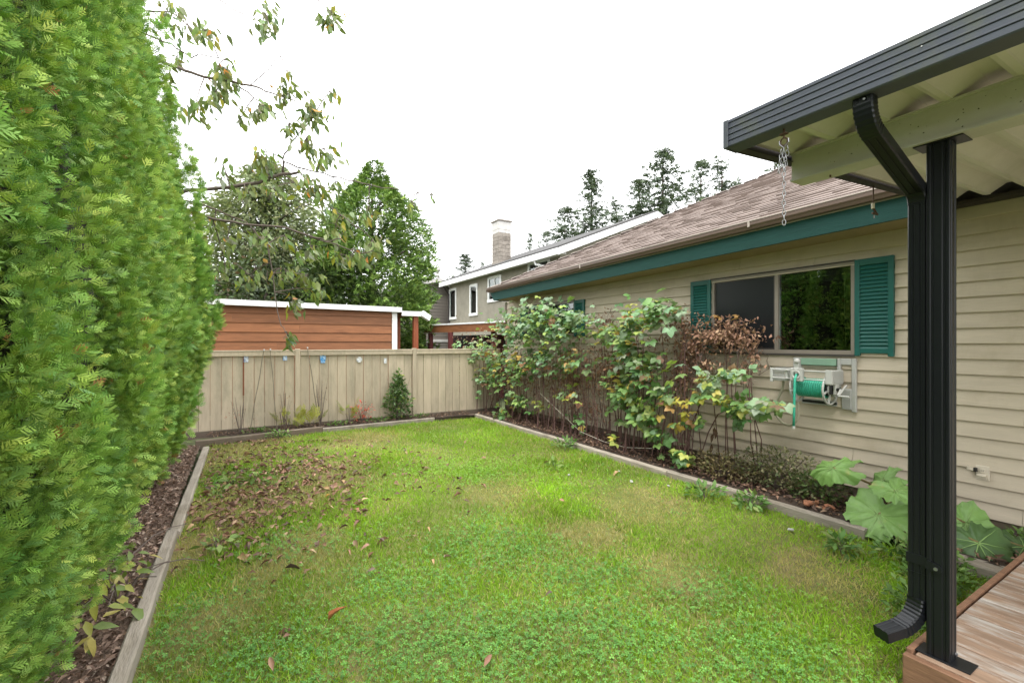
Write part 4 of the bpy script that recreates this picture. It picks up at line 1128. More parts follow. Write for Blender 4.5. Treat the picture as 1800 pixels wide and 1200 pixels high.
b = MB(); b.tube([(XC+.02, yg+.0, ZC+.1), (XG+.04, yg, ZC+.15), (XG-.01, yg, ZC+.148), (XG-.035, yg+.002, ZC+.1), (XG-.035, yg+.008, ZC-.1), (XG-.03, yg+.014, ZC-.3), (XG-.028, yg+.02, ZC-.43)], [.0125, .0125, .0125, .0135, .0135, .0135, .0135], 8)
b.build('hose_end', HOSE, reel, True)
b = MB(); b.tube([(XG-.028, yg+.02, ZC-.43), (XG-.028, yg+.021, ZC-.46)], [.014, .017], 8); b.build('hose_fitting', REELGREY, reel)
b = MB(); b.tube(smooth([(WF-.2, YR1+.02, ZC+.06), (WF-.2, YR1+.03, ZC-.02), (WF-.2, YR1+.07, ZC-.13), (WF-.19, YR1+.12, ZC-.24), (WF-.18, YR1+.12, ZC-.36), (WF-.17, YR1+.04, ZC-.45), (WF-.17, YR1-.06, ZC-.45), (WF-.18, YR1-.13, ZC-.36), (WF-.19, YR1-.14, ZC-.22), (WF-.2, YR1-.1, ZC-.1)]), .013, 8)
b.build('supply_hose', HOSEGREY, reel, True)
b = MB(); b.bar((XC, YR0+.08, ZC), (XC-.08, YR0+.07, ZC-.06), .03, .02, (0, 1, 0)); b.tube([(XC-.08, YR0+.07, ZC-.06), (XC-.08, YR0-.03, ZC-.06)], .011, 8); b.bar((XC-.08, YR0+.07, ZC-.06), (XC+.05, YR0+.05, ZC+.05), .012, .016, (0, 1, 0)); b.build('crank_handle', REELGREY, reel)
b = MB(); b.bbox(XC-.05, XC+.05, YR0+.155, YR0+.183, ZC-.055, ZC+.075, .01); b.build('gear_cover', REELDARK, reel)
# ------------------------------------------------------------------ leaf and spray templates
def kite(v, f, p, q, w, nz=0.0):
    p, q = np.array(p, float), np.array(q, float); d = q-p; n = np.array([-d[1], d[0], 0]); n /= np.linalg.norm(n)+1e-9
    i = len(v); m = p+d*.45
    v += [p, m+n*w, q, m-n*w]; f += [(i, i+1, i+2), (i, i+2, i+3)]
def spray(nb, sub, seed, fat=1.0):
    """flat fern-like spray of a white cedar, one unit long along +X"""
    r = np.random.default_rng(seed); v, f = [], []
    kite(v, f, (0, 0, 0), (1, 0, .02), .03*fat)
    for i in range(nb):
        t = .14+.8*i/nb; s = 1 if i % 2 else -1; L = (.52*(1-t)+.16)*r.uniform(.8, 1.15); a = s*R(38+r.uniform(-8, 8))
        p = np.array([t, 0, 0]); q = p+np.array([math.cos(a)*L, math.sin(a)*L, r.uniform(-.06, .02)]); kite(v, f, p, q, .036*fat)
        for j in range(sub):
            u = .3+.5*j/max(1, sub-1) if sub > 1 else .45
            for s2 in ((1, -1) if sub > 1 else (s,)):
                l2 = L*.42*(1.1-u); a2 = a+s2*R(40); p2 = p+(q-p)*u; kite(v, f, p2, p2+np.array([math.cos(a2)*l2, math.sin(a2)*l2, -.02]), .028*fat)
    return np.array(v), np.array(f)
def leaf_tpl(L, w, fold=.12, curl=.2, tip=.5, n=3):
    """ovate leaf along +X with folded midrib: triangles"""
    v, f = [], []
    for i in range(n+2):
        t = i/(n+1); hw = w*math.sin(math.pi*min(1, t**.75))*(1-.15*t) if 0 < t < 1 else 0; z = -curl*t*t*L
        v.append((t*L, 0, z))
        if 0 < t < 1: v.append((t*L, hw, z+fold*hw)); v.append((t*L, -hw, z+fold*hw))
    # index helper
    idx = [(0, None, None)]; k = 1
    for i in range(1, n+1): idx.append((k, k+1, k+2)); k += 3
    idx.append((k, None, None))
    for a, c in zip(idx, idx[1:]):
        if a[1] is None: f += [(a[0], c[0], c[1]), (a[0], c[2], c[0])]
        elif c[1] is None: f += [(a[0], c[0], a[1]), (a[0], a[2], c[0])]
        else: f += [(a[0], c[0], c[1]), (a[0], c[1], a[1]), (a[0], a[2], c[2]), (a[0], c[2], c[0])]
    return np.array(v, float), np.array(f)
def merge(parts):
    v, f, o = [], [], 0
    for a, c in parts: v.append(a); f.append(np.asarray(c)+o); o += len(a)
    return np.concatenate(v), np.concatenate(f)
def rotz(v, a): c, s = math.cos(a), math.sin(a); return v @ np.array([[c, s, 0], [-s, c, 0], [0, 0, 1]])
def plain_mesh(name, v, f, m, smooth=True):
    me = bpy.data.meshes.new(name); me.from_pydata([tuple(p) for p in v], [], [tuple(int(k) for k in t) for t in f]); me.materials.append(m)
    if smooth: me.polygons.foreach_set('use_smooth', [True]*len(me.polygons))
    me.update(); return me
def unit(n, r):
    d = r.normal(0, 1, (n, 3)); return d/np.linalg.norm(d, axis=1, keepdims=True)

# ------------------------------------------------------------------ hedge of clipped cedars
HP = np.array([[0, .40], [.5, .66], [1.2, .88], [1.9, .94], [3.0, .80], [4.3, .56], [5.5, .30], [6.6, .06], [7.1, .01]])
def hr(z): return np.interp(z, HP[:, 0], HP[:, 1])
def surf(phi, z, seed):
    """radius of the lumpy outside of a hedge cedar"""
    lump = np.array([noise.noise(Vector((math.cos(p)*1.5*hr(q)*2.2, math.sin(p)*hr(q)*3.9, q*1.9+seed))) for p, q in zip(phi, z)])
    col_ = np.array([noise.noise(Vector((math.sin(p)*.66*hr(q)*5.6+seed, q*.7, math.cos(p)*2))) for p, q in zip(phi, z)])
    return hr(z)+.1*lump+.3*col_-.015
def cedar_mesh(name, n, size, seed, tpl):
    r = np.random.default_rng(seed)
    def angles(k): return np.where(r.random(k) < .9, r.uniform(-1.7, 1.7, k), r.uniform(-math.pi, math.pi, k))
    # plumes: upright clumps of sprays sitting on the surface
    per = 40; nc = int(n*.85/per)
    z = 7.0*r.random(nc*2)**1.1; z = z[r.random(nc*2) < .3+.7*hr(z)/.95][:nc]; nc = len(z); phi = angles(nc)
    rad = np.maximum(surf(phi, z, seed)-.05, .02)
    cen = np.stack([np.cos(phi)*rad, np.sin(phi)*rad*.7, z], 1); out = np.stack([np.cos(phi), np.sin(phi), np.zeros(nc)], 1)
    tone = 1+r.normal(0, .1, nc); sc = r.uniform(.75, 1.35, nc); hue = r.random(nc)
    d = unit(nc*per, r); o_ = np.repeat(out, per, 0); fl = np.sum(d*o_, 1) < -.15; d[fl] *= -1
    k = np.repeat(np.arange(nc), per)
    loc = cen[k]+d*np.array([[.075, .075, .15]])*sc[k][:, None]*(r.random((nc*per, 1))**.35)+np.array([[0, 0, .03]])
    ax = d*.55+o_*.5+np.array([[0, 0, 1]])*(r.normal(.45, .3, nc*per)[:, None])+r.normal(0, .28, (nc*per, 3))
    # loose sprays between the plumes
    m = int(n*.15); z2 = 7.0*r.random(m*2)**1.1; z2 = z2[r.random(m*2) < .3+.7*hr(z2)/.95][:m]; m = len(z2); p2 = angles(m)
    r2_ = np.maximum(surf(p2, z2, seed)-.09-np.abs(r.normal(0, .06, m)), .02)
    loc2 = np.stack([np.cos(p2)*r2_, np.sin(p2)*r2_*.7, z2], 1); o2 = np.stack([np.cos(p2), np.sin(p2), np.zeros(m)], 1)
    loc = np.concatenate([loc, loc2]); ax = np.concatenate([ax, o2+r.normal(.1, .5, (m, 3))])
    N_ = len(loc); loc[:, 2] = np.maximum(loc[:, 2], .04)
    M = frames(ax, np.array([[0, 0, 1.]]), r.normal(0, .75, N_)+R(50)*np.sign(r.normal(0, 1, N_)), size*r.uniform(.65, 1.25, N_))
    pal = np.array([(.2, .34, .055), (.265, .41, .08), (.14, .265, .06), (.34, .45, .09)])
    c = mixcols(pal, (4, 3, 3, 1.3), N_, .12, r)
    tn = np.concatenate([tone[k]*(1+.16*(hue[k]-.5)), np.ones(m)*.92]); c = c*tn[:, None]
    c[:nc*per, 0] *= 1+.3*(hue[k]-.5)
    brown = r.random(N_) < .006; c[brown] = (.36, .19, .06)
    tv, tf = tpl; V = len(tv)
    cc = np.repeat(c[:, None, :], V, 1)*(0.8+.4*np.clip(np.linalg.norm(tv[:, :2], axis=1), 0, 1))[None, :, None]
    return scatter_mesh(name, tv, tf, M, loc, cc, NEEDLE)
SP0 = spray(7, 0, 4, 1.45)
SP1, SP2, FAT = spray(8, 1, 1, 1.15), spray(7, 1, 2, 1.3), spray(3, 1, 3, 2.4)
near_m = [cedar_mesh('foliage', 38000, .052, 31, SP0), cedar_mesh('foliage', 38000, .052, 32, SP0)]
far_m = [cedar_mesh('foliage', 17000, .086, 41, SP0), cedar_mesh('foliage', 17000, .086, 42, SP0)]
im = MB()  # added opaque hull that keeps light from passing through each cedar
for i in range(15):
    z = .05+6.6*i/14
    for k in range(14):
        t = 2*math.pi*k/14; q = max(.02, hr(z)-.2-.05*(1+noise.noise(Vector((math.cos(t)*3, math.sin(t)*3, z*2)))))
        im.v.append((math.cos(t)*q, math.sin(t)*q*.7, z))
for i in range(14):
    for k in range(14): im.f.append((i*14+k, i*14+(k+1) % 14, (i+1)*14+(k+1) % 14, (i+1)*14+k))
inner_mesh = im.mesh('light_block_hull', INNER)
tm = MB(); tm.tube([(0, 0, -.1), (.02, 0, .5), (0, .02, 2), (0, 0, 6.5)], [.09, .075, .06, .01], 8); trunk_mesh = tm.mesh('trunk', BARK, True)
HG = 'cedars of the clipped hedge'
nC = 10
rr = random.Random(21)
for i in range(nC):
    y = .35+.905*i
    lab = 'bright green cedar in the tall hedge row along the left of the lawn'
    lab = '%s hedge cedar counted from the shed end of the row' % ('first second third fourth fifth sixth seventh eighth ninth tenth'.split()[nC-1-i])
    if i == 1: lab = 'nearest hedge cedar in view, its large fronds filling the near end of the row'
    if i == nC-1: lab = 'farthest hedge cedar, its edge against the wooden shed and fence'
    if i == nC-2: lab = 'hedge cedar one before the far end of the row'
    t = thing('hedge_cedar', lab, 'cedar tree', (-1.36+rr.uniform(-.05, .05)-(.08 if i < 2 else 0), y, 0), HG)
    s = rr.uniform(.97, 1.05)
    t.rotation_euler = (rr.uniform(-.01, .01), rr.uniform(-.012, .012), rr.uniform(-.25, .25))
    flip = -1 if i % 2 else 1
    t.scale = (s, s, s*rr.uniform(.97, 1.05))
    src = near_m if i < 5 else far_m
    o = put('foliage', src[(i//2) % 2], t, WLOC[t.name], scale=(1, flip, 1)); o['kind'] = 'stuff'
    put('light_block_hull', inner_mesh, t, WLOC[t.name]); put('trunk', trunk_mesh, t, WLOC[t.name])

# ------------------------------------------------------------------ conifers far behind the houses
def conifer_parts(h, w, seed, gap, pal):
    r = np.random.default_rng(seed); b_ = MB()
    b_.tube([(0, 0, -.3), (0, 0, h*.5), (0, 0, h*.985)], [h*.009, h*.005, h*.0008], 7)
    P, A, S = [], [], []
    z = h*.1
    while z < h*.985:
        t = z/h; L = w*.5*min(1, (1-t)/.5)**1.0*(1+.1*math.sin(z*1.3+seed))
        n = 9+int(4*r.random())
        for k in range(n):
            if r.random() < gap: continue
            a = r.uniform(0, 2*math.pi); l = L*r.uniform(.45, 1.15)+.15; up = .25*(t-.35)
            d = np.array([math.cos(a), math.sin(a), up])
            m = max(3, int(l/(h*.015)))
            for j in range(m):
                s = (j+.25)/m; p = np.array([0, 0, z])+d*l*s+np.array([0, 0, -.3*l*s*s+.12*l*max(0, s-.7)])+r.normal(0, h*.006, 3)
                for q in range(4):
                    P.append(p); A.append(d*.7+r.normal(0, .55, 3)+np.array([0, 0, -.25])); S.append(h*.021*r.uniform(.6, 1.25)*(1-.35*t))
        z += h*.021*r.uniform(.7, 1.3)
    P, A, S = np.array(P), np.array(A), np.array(S); n = len(P)
    tv, tf = spray(3, 1, 5, 2.4)
    tv = tv*np.array([1, 1.15, 1])
    M = frames(A, np.array([[0, 0, 1.]]), r.normal(0, .8, n), S)
    return b_.mesh('trunk', BARK), scatter_mesh('crown', tv, tf, M, P, mixcols(pal, [1]*len(pal), n, .2, r), NEEDLE)
dk = [(.11, .145, .09), (.13, .17, .095), (.09, .125, .085)]
kinds = [conifer_parts(20, 7.5, 1, .12, dk), conifer_parts(20, 6.2, 2, .25, dk), conifer_parts(20, 5.0, 3, .42, dk), conifer_parts(20, 8.5, 4, .18, dk)]
def conifer(px, py, half, D, kind, lab, base=0):
    top = onD(px, py, D); kh, kw = 20, (7.5, 6.2, 5.0, 8.5)[kind]
    t = thing('conifer', lab, 'conifer tree', (top.x, top.y, base), 'tall conifers behind the houses')
    sz = (top.z-base)/kh; sx = (half*1.95*2*D/805)/kw
    for nm, me in zip(('trunk', 'crown'), kinds[kind]): o = put(nm, me, t, WLOC[t.name]); 
    t.scale = (sx, sx, sz); t.rotation_euler[2] = px*.37
    for ch in t.children:
        if ch.name.startswith('crown'): ch['kind'] = 'stuff'
conifer(1040, 298, 62, 48, 0, 'full pointed conifer rising behind the long white fascia of the stucco house')
conifer(1165, 260, 82, 48, 3, 'tallest and broadest conifer, standing behind the gable peak of the stucco house')
conifer(1124, 312, 50, 52, 1, 'conifer partly behind the tallest one, on its chimney side')
conifer(993, 360, 48, 50, 1, 'ragged conifer between the chimney and the full pointed conifer')
conifer(1083, 344, 34, 52, 2, 'small sparse conifer just behind the rake near the gable peak')
conifer(1232, 276, 48, 50, 1, 'slim conifer above the brown shingle hip, first beyond the tallest conifer')
conifer(1269, 274, 50, 50, 2, 'thin see-through conifer above the brown shingle hip')
conifer(1295, 308, 22, 54, 2, 'small thin conifer behind the brown roof, near the patio gutter end')
conifer(1362, 283, 70, 46, 2, 'conifer mostly hidden by the patio roof behind the hanging chain')
conifer(932, 408, 22, 56, 0, 'narrow small conifer right of the chimney')
conifer(960, 403, 32, 58, 1, 'small conifer over the white fascia, second from the chimney')
conifer(819, 446, 50, 60, 0, 'bushy conifer left of the chimney above the stucco house eave')
conifer(848, 459, 18, 62, 0, 'tiny conifer top next to the chimney foot, left side')
conifer(759, 476, 24, 66, 0, 'tiny dark conifer beside the flue pipe of the siding house')

# ------------------------------------------------------------------ broad trees
def crown_tree(name, lab, cat, base, h, shape, n, size, pal, wts, seed, tpl, trunk_r, mt=NEEDLE, lump=.28, droop=-.1, inw=.16, limbs=10, cone=None):
    """shape: list of (height fraction, radius); pieces on and inside its lumpy surface"""
    r = np.random.default_rng(seed); H_ = np.array(shape); t = thing(name, lab, cat, base)
    zf = r.uniform(H_[0, 0], H_[-1, 0], n*3); rad = np.interp(zf, H_[:, 0], H_[:, 1]); k = r.random(n*3) < (.08+rad)/(H_[:, 1].max()+.08)
    zf, rad = zf[k][:n], rad[k][:n]; n = len(zf); phi = r.uniform(0, 2*math.pi, n); z = zf*h
    lp = np.array([noise.noise(Vector((math.cos(p)*q*1.1+seed, math.sin(p)*q*1.1, zz*.9))) + .6*noise.noise(Vector((math.cos(p)*q*2.6+seed, math.sin(p)*q*2.6, zz*2.2))) for p, q, zz in zip(phi, rad, z)])
    inn = np.abs(r.normal(0, inw, n)); rr_ = np.clip(rad*(1+lump*lp)-inn*rad*1.6, .03, None)
    loc = np.stack([np.cos(phi)*rr_, np.sin(phi)*rr_, z+.2*lp], 1)
    out = np.stack([np.cos(phi), np.sin(phi), np.full(n, droop)], 1)
    ax = out+r.normal(0, .5, (n, 3))
    M = frames(ax, np.array([[0, 0, 1.]]), r.normal(0, .9, n), size*r.uniform(.6, 1.3, n))
    c = mixcols(pal, wts, n, .16, r)*(1+.22*lp[:, None])
    me = scatter_mesh('crown', tpl[0], tpl[1], M, loc, np.clip(c, .004, .9), mt)
    o = put('crown', me, t, WLOC[t.name]); o['kind'] = 'stuff'
    b_ = MB(); b_.tube([(0, 0, -.3), (.05, .03, h*.3), (-.05, .04, h*.62), (0, 0, h*.93)], [trunk_r, trunk_r*.8, trunk_r*.45, trunk_r*.08], 9)
    tr = put('trunk', b_.mesh('trunk', BARK, True), t, WLOC[t.name])
    for i in range(limbs):
        z0 = h*r.uniform(.2, .8); a = r.uniform(0, 2*math.pi); L = np.interp(z0/h, H_[:, 0], H_[:, 1])*.85
        b_ = MB(); d = Vector((math.cos(a), math.sin(a), 0))
        b_.tube([(0, 0, z0), d*L*.5+Vector((0, 0, z0+L*.25)), d*L+Vector((.1*L, 0, z0+L*.45))], [trunk_r*.35, trunk_r*.22, trunk_r*.06], 6)
        put('limb', b_.mesh('limb', BARK, True), t, WLOC[t.name])
    return t
bc = onD(655, 600, 16.5)
crown_tree('big_cedar', 'broad conical bright green cedar rising behind the shed', 'cedar tree', (bc.x, bc.y, -.1), 8.3, [(.1, 1.6), (.3, 1.9), (.46, 1.98), (.59, 1.85), (.71, 1.55), (.81, 1.2), (.885, .82), (.95, .42), (1.0, .1)], 31000, .22,
           [(.125, .215, .045), (.16, .255, .05), (.085, .155, .035), (.2, .28, .06)], (3, 3, 2, 1.2), 51, FAT, .22, lump=.5, droop=.15, inw=.12)
sl_v, sl_f = leaf_tpl(1, .26, .05, .2, n=1)
bo = onD(468, 600, 17.5)
ot = crown_tree('olive_tree', 'airy grey green tree with fine leaves behind the shed', 'tree', (bo.x, bo.y, -.1), 8.8, [(.22, 1.4), (.42, 2.4), (.62, 2.6), (.78, 2.1), (.9, 1.2), (1.0, .3)], 38000, .19,
           [(.15, .185, .09), (.18, .21, .1), (.11, .145, .065), (.22, .22, .12)], (3, 3, 2, 1), 52, (sl_v, sl_f), .16, mt=LEAF, lump=.45, inw=.5, limbs=26)
bd = onD(470, 600, 15.2)
lv = leaf_tpl(1, .3, .1, .25, n=1)
crown_tree('dark_tree', 'dark dense tree low behind the shed roof, left of the big cedar', 'tree', (bd.x, bd.y, -.1), 4.6, [(.1, 1.7), (.5, 2.2), (.75, 1.9), (.92, 1.1), (1.0, .4)], 9000, .17,
           [(.045, .07, .025), (.06, .085, .03), (.09, .06, .03), (.03, .045, .02)], (3, 3, .7, 2), 53, lv, .18, mt=LEAF, lump=.3, inw=.2, limbs=10)
bd = onD(583, 600, 15.6)
crown_tree('dark_tree', 'dark leafy shrub tree between the olive tree and big cedar', 'tree', (bd.x, bd.y, -.1), 5.4, [(.1, 1.1), (.5, 1.6), (.8, 1.2), (1.0, .3)], 8000, .18,
           [(.05, .085, .025), (.07, .1, .03), (.035, .055, .02)], (3, 3, 2), 54, lv, .12, mt=LEAF, lump=.3, inw=.2, limbs=8)
bg_ = onD(1245, 600, 34)
crown_tree('round_tree', 'yellow green rounded tree just over the brown roof hip, below the slim conifers', 'tree', (bg_.x, bg_.y, -.1), 12.4, [(.3, 1.6), (.6, 2.2), (.85, 1.6), (1.0, .4)], 5000, .5,
           [(.11, .17, .045), (.085, .14, .04)], (1, 1), 55, FAT, .2, lump=.3, inw=.2, limbs=8)
bg_ = onD(706, 600, 22)
crown_tree('dark_shrub', 'dark green shrub seen through the carport posts beyond the shed', 'shrub', (bg_.x, bg_.y, -.1), 2.3, [(.05, .5), (.5, .8), (.85, .55), (1.0, .2)], 2200, .16,
           [(.05, .09, .025), (.07, .12, .03)], (1, 1), 56, lv, .06, mt=LEAF, lump=.3, inw=.2, limbs=4)
# the green wall of trees behind the viewer's left that the window reflects is the hedge itself
# ------------------------------------------------------------------ placing leaf objects
def aim(a, n):
    """euler that turns +X to a and +Z as near n as it can"""
    a = Vector(a).normalized(); n = Vector(n); b_ = n.cross(a)
    if b_.length < 1e-4: b_ = Vector((0, 1, 0)).cross(a)
    b_.normalize(); c = a.cross(b_)
    return Matrix((a, b_, c)).transposed().to_euler()
def gauss3(r, s): return Vector((r.gauss(0, s), r.gauss(0, s), r.gauss(0, s)))

# ------------------------------------------------------------------ leafy tree reaching over the hedge end
ct = thing('leafy_tree', 'broad leaved tree with thin branches reaching in from behind the hedge', 'tree', (-2.5, 9.7, 0))
b = MB(); b.tube([(-2.5, 9.7, -.1), (-2.45, 9.65, 2), (-2.4, 9.6, 4), (-2.3, 9.5, 6.2), (-2.2, 9.4, 8.0)], [.16, .14, .11, .07, .03], 10); b.build('trunk', BARK, ct, True)
rb = random.Random(17)
def path(pts, D0, D1): return [onD(px, py, D0+(D1-D0)*i/(len(pts)-1)) for i, (px, py) in enumerate(pts)]
br = [([(180, 385), (300, 343), (350, 334), (430, 324), (497, 307), (525, 303)], 7.4, 7.9, .03, .018),
      ([(497, 305), (500, 284), (535, 298), (570, 305), (612, 316), (650, 325), (687, 332), (760, 342)], 7.85, 7.5, .012, .004),
      ([(497, 305), (497, 280), (510, 255), (525, 235), (548, 210)], 7.85, 7.7, .013, .006),
      ([(200, 365), (330, 372), (375, 385), (430, 394), (500, 400), (545, 416), (575, 423), (600, 420)], 7.3, 7.5, .022, .006),
      ([(230, 340), (350, 357), (395, 376), (432, 391), (470, 430)], 7.4, 7.6, .014, .005),
      ([(150, 60), (287, 109), (325, 125), (360, 135), (410, 145), (450, 152), (475, 163), (520, 178)], 7.5, 7.9, .026, .006),
      ([(410, 145), (435, 162), (450, 175), (470, 190)], 7.8, 7.8, .011, .005),
      ([(130, 10), (267, 64), (300, 78), (337, 101), (350, 96), (400, 105)], 7.6, 7.8, .014, .004),
      ([(340, -30), (386, 0), (420, 20), (445, 33), (462, 40)], 7.9, 7.8, .008, .004),
      ([(520, -40), (560, 0), (572, 12), (585, 30)], 7.8, 7.8, .008, .004),
      ([(440, 150), (467, 127), (482, 110), (497, 92)], 7.8, 7.7, .006, .003),
      ([(470, 430), (480, 480), (485, 530), (494, 572), (505, 588)], 7.5, 7.2, .007, .003),
      ([(545, 416), (590, 430), (630, 445), (655, 440)], 7.5, 7.3, .008, .004),
      ([(497, 307), (560, 350), (590, 372), (620, 395)], 7.8, 7.5, .009, .004),
      ([(240, 20), (300, 20), (330, 45), (345, 70)], 7.6, 7.7, .01, .004)]
allp = []
for pts, D0, D1, r0, r1 in br:
    P = path(pts, D0, D1); Q = []
    for a, c in zip(P, P[1:]):
        for k in range(3): Q.append(a.lerp(c, k/3)+gauss3(rb, .008))
    Q.append(P[-1]); allp += Q; n = len(Q)
    b = MB(); b.tube(Q, [.002+1.1*(r0+(r1-r0)*i/(n-1))+.001*rb.random() for i in range(n)], 6); b.build('branch', TWIG, ct, True)
clus = [(300,18,28,18,12),(330,52,30,16,15),(280,45,14,22,8),(362,62,20,14,12),(392,135,24,26,30),(380,168,18,14,10),(345,188,26,18,15),(298,140,12,20,8),(312,105,12,10,6),
        (466,36,18,24,22),(581,30,14,17,19),(457,194,26,14,19),(503,160,20,18,15),(548,198,22,22,24),(508,226,12,18,9),(567,270,24,16,22),(540,250,12,14,8),(505,130,9,8,4),(580,163,9,6,4),
        (460,274,18,15,14),(455,300,16,15,8),(530,312,22,10,9),(556,332,22,14,17),(566,348,6,8,4),(590,325,12,8,5),(722,358,9,10,5),(758,345,4,4,2),(430,338,12,10,6),(392,300,12,20,6),
        (585,372,24,14,9),(648,372,20,12,8),(590,402,24,14,9),(655,432,18,18,14),(625,448,15,14,9),(545,440,26,15,13),(460,428,30,18,16),(400,425,12,14,9),(378,395,10,18,8),(445,410,18,8,7),(500,420,16,10,7),
        (498,480,30,14,15),(540,490,24,12,12),(440,490,24,14,10),(560,512,12,8,6),(516,534,10,14,9),(506,594,9,8,6),(385,120,16,12,6),(300,190,16,14,8),(425,210,12,8,4),(600,452,20,10,8),(395,470,14,16,8),(480,340,20,14,7)]
cherry = [plain_mesh('leaf', *leaf_tpl(1, w, .25, cv, n=2), LEAFO) for w, cv in ((.22, .1), (.25, .25), (.2, .35))]
cl_t = leaf_tpl(1, .23, .25, .2, n=2)
recs = []
twigs = []
for (px, py, rx, ry, n) in clus:
    c = onD(px, py-ry*.6, 7.65+rb.uniform(-.25, .2)); near = min(allp, key=lambda q: (q-c).length)
    twigs.append((near, c))
    for i in range(int(n*3.2)):
        p = onD(px+rb.gauss(0, .62)*rx, py+rb.gauss(0, .62)*ry, depth(c)+rb.gauss(0, .16))
        a = Vector((rb.gauss(.25, .4), rb.gauss(-.1, .4), rb.gauss(-.9, .35)))
        s = rb.uniform(.12, .2)
        k = rb.random()
        hi = py < 260
        col = (.15,.2,.065) if k < .35 else (.2,.26,.075) if k < .62 else (.25,.29,.17) if k < .78 else (.12,.165,.08) if k < .9 else (.3,.3,.05) if k < .978 else (.45,.22,.04)
        if hi and k < .99: col = tuple(v*.85 for v in col)
        recs.append((p, a, s, tuple(v*rb.uniform(.85, 1.15) for v in col)))
for i, (a, c) in enumerate(twigs):
    m_ = a.lerp(c, .5)+Vector((0, 0, .03))
    b = MB(); b.tube([a, m_, c, c+Vector((.02, 0, -.06))], [.011, .009, .007, .004], 5); b.build('twig', TWIG, ct)
    rx_, ry_ = clus[i][2], clus[i][3]
    for k in range(4):
        e_ = onD(clus[i][0]+rb.uniform(-1, 1)*rx_, clus[i][1]+rb.uniform(-.5, 1)*ry_, depth(c)+rb.uniform(-.12, .12))
        b = MB(); b.tube([c, c.lerp(e_, .5)+Vector((0, 0, .03)), e_], [.006, .005, .003], 4); b.build('twig', TWIG, ct)
recs.sort(key=lambda q: -q[2]/depth(q[0]))
for p, a, s, col in recs[:298]:
    put('leaf', cherry[rb.randrange(3)], ct, p, rot=aim(a, gauss3(rb, 1)), scale=s, color=col)
rest = recs[298:]
A = np.array([tuple(q[1]) for q in rest]); L_ = np.array([tuple(q[0]-WLOC[ct.name]) for q in rest])
o = put('leaves', scatter_mesh('leaves', cl_t[0], cl_t[1], frames(A, unit(len(rest), rng), np.zeros(len(rest)), np.array([q[2] for q in rest])), L_, np.array([q[3] for q in rest]), LEAF), ct, WLOC[ct.name]); o['kind'] = 'stuff'

# ------------------------------------------------------------------ berry canes, dried vine and leaves against the house
tl = leaf_tpl(.58, .27, .2, .25, n=2); ll = leaf_tpl(.48, .22, .2, .25, n=2)
def trio(sp):
    A_ = tl[0]+np.array([.4, 0, 0]); B_ = rotz(ll[0], R(68))+np.array([.36, .03, 0]); C_ = rotz(ll[0], R(-68))+np.array([.36, -.03, 0]); B_[:, 2] -= .03*sp; C_[:, 2] -= .05*sp
    pv, pf = np.array([[0, .012, 0], [.42, .01, 0], [.42, -.01, 0], [0, -.012, 0]]), np.array([[0, 2, 1], [0, 3, 2]])
    return merge([(A_, tl[1]), (B_, ll[1]), (C_, ll[1]), (pv, pf)])
berry = [plain_mesh('leaf', *trio(s), LEAFO) for s in (0, 1.5, 3)]
BRN = (.24, .135, .075)
SHEEN, MID, DEEP, YEL, LIME, ORA = (.25,.36,.2), (.17,.28,.085), (.105,.195,.065), (.5,.42,.09), (.34,.42,.1), (.42,.22,.1)  # first colour: leaf green with the sky's sheen painted in
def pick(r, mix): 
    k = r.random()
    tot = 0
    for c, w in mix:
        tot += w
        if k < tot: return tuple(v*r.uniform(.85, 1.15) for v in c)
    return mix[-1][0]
TOPM = ((SHEEN, .52), (MID, .24), (DEEP, .1), (LIME, .09), (BRN, .05)); MIDM = ((SHEEN, .18), (MID, .35), (DEEP, .26), (LIME, .08), (YEL, .06), (ORA, .03), (BRN, .07)); YM = ((LIME, .3), (YEL, .13), (SHEEN, .27), (ORA, .06), (MID, .24)); LOWM = ((MID, .5), (DEEP, .3), (LIME, .12), (YEL, .08))  # upper leaves get most of the painted sky sheen
